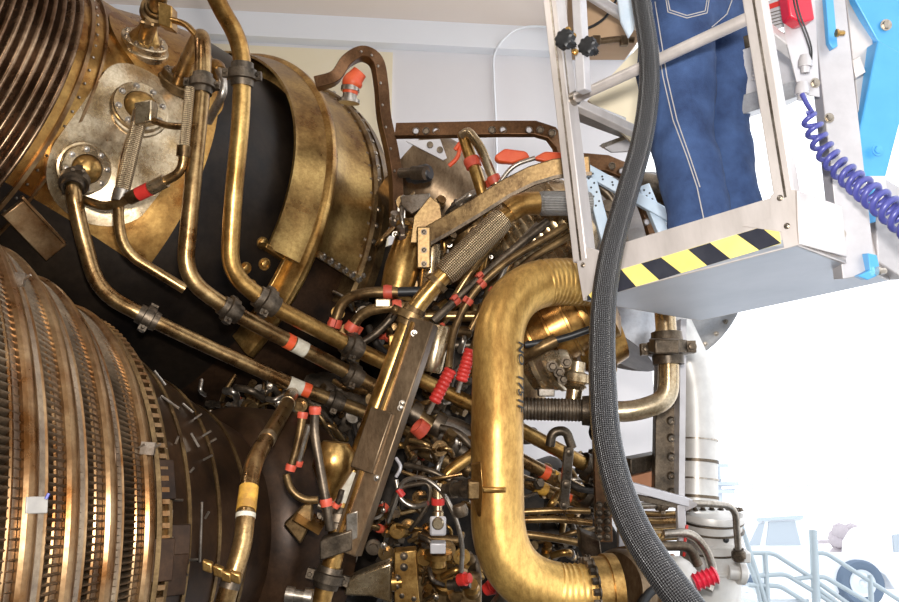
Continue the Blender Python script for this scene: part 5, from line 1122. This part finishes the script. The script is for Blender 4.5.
t = thing('far_vehicle', gp(893, 575, 19), 'pale blue-grey vehicle end at the right edge behind the truck', 'vehicle')
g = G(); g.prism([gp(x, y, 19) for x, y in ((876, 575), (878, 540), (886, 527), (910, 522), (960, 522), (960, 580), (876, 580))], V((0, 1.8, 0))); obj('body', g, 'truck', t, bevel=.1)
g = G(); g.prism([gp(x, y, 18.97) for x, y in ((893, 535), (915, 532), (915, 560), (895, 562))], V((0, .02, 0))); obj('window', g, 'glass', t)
# stair with rails
YS = 7.0
t = thing('stair_rail', gp(815, 640, YS), 'pale blue-green stair handrails running down to the right outside', 'railing')
rp = rnd
for (a, b, r_, nm) in (((813, 530), (818, 640), .035, 'post'), ((765, 553), (770, 640), .022, 'post'), ((741, 524), (768, 610), .022, 'post'), ((870, 575), (873, 640), .022, 'post'), ((750, 553), (762, 610), .018, 'post')):
    g = G(); g.tube([gp(a[0], a[1], YS), gp(b[0], b[1], YS)], r_, 12); obj(nm, g, 'rail', t, smooth=60)
for q in (((745, 553), (773, 553), (812, 578), (850, 605), (880, 625)), ((752, 576), (785, 574), (815, 592), (850, 615)), ((816, 553), (826, 553), (899, 600), (930, 618)), ((818, 577), (825, 577), (868, 602), (900, 625)), ((795, 579), (816, 576)), ((748, 585), (780, 586), (815, 608)), ((745, 553), (757, 585)), ((819, 590), (850, 612))):
    g = G(); g.tube(fillet([gp(x, y, YS) for x, y in q], .05), .019, 12); obj('rail', g, 'rail', t, smooth=60)
for k in range(7):
    g = G(); c = gp(770+k*14, 598+k*9, YS+.45); box(g, c, (.34, .8, .03)); obj('tread', g, 'hub', t)
# power pole and wires, far bush
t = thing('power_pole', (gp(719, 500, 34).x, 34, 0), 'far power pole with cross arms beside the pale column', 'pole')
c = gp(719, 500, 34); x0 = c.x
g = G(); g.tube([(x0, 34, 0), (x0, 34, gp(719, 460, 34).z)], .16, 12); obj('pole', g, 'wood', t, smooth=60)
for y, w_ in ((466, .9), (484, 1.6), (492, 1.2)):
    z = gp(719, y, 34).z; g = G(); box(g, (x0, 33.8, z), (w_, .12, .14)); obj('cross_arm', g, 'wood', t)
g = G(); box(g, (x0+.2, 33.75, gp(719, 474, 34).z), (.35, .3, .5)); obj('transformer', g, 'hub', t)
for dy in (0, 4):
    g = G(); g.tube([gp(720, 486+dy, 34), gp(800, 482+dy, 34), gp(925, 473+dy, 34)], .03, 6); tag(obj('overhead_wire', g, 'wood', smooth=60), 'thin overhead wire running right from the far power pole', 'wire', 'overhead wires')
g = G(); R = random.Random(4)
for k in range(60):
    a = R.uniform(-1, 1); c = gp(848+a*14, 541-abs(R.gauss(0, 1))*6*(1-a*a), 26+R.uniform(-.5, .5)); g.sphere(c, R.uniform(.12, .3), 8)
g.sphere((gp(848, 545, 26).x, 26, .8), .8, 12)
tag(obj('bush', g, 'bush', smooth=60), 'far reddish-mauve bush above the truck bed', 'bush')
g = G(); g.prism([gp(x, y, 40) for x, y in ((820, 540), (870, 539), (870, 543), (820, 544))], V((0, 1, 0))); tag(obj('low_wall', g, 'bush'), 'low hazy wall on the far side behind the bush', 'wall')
# stands under the engines (below the picture)
t = thing('engine_dolly', (-.7, 3.2, 0), 'grey steel engine dolly with saddle posts under the engines', 'dolly')
for x in (-2.1, .3):
    g = G(); g.bar((x, 1.7, .12), (x, 5.2, .12), .16, .16, (1, 0, 0)); obj('skid', g, 'dsteel', t, bevel=.01)
for y in (1.9, 3.4, 5.0):
    g = G(); g.bar((-2.1, y, .16), (.6, y, .16), .14, .14, (0, 1, 0)); obj('cross_member', g, 'dsteel', t, bevel=.01)
for (x, y, z) in ((-1.4, 2.1, .56), (-1.0, 3.4, .75), (.1, 3.4, 1.05), (-.9, 5.0, 1.2)):
    g = G(); g.bar((x, y, .16), (x, y, z), .12, .12, (1, 0, 0)); obj('saddle_post', g, 'dsteel', t, bevel=.01)
# ================================================================= CAMERA AND LIGHT
cam = bpy.data.cameras.new('camera'); cam.sensor_width = 36; cam.lens = FP*36/899; cam.clip_end = 400
co = bpy.data.objects.new('camera', cam); C.objects.link(co); co.location = CAM; co.rotation_euler = (PI/2+TH, 0, 0); sc.camera = co
w = bpy.data.worlds.new('sky'); sc.world = w; w.use_nodes = True; nt = w.node_tree; bg = nt.nodes['Background']
bg.inputs[0].default_value = (.93, .96, 1, 1); bg.inputs[1].default_value = 2.2
def light(name, kind, loc, energy, size=.1, col=(1, 1, 1), rot=(0, 0, 0), sy=None):
    l = bpy.data.lights.new(name, kind); l.energy = energy; l.color = col
    if kind == 'AREA':
        l.size = size
        if sy: l.shape = 'RECTANGLE'; l.size_y = sy
    elif kind == 'SUN': l.angle = size
    else: l.shadow_soft_size = size
    o = bpy.data.objects.new(name, l); C.objects.link(o); o.location = loc; o.rotation_euler = rot; return o
light('camera_flash', 'SPOT', (.03, -.03, 1.68), 265, .05, (1, .97, .93), (PI/2+TH, 0, 0)).data.spot_size = math.radians(110)
light('ceiling_lamp', 'AREA', (-2.0, -2.6, 5.7), 70, 1.5, (1, .93, .84), sy=.3)  # unseen area lamps added to fill the interior
light('ceiling_lamp', 'AREA', (-4.6, 1.0, 5.7), 50, 1.5, (1, .93, .84), sy=.3)
vs = sc.view_settings; vs.view_transform = 'Standard'; vs.look = 'None'; vs.exposure = 0.12; vs.gamma = 1
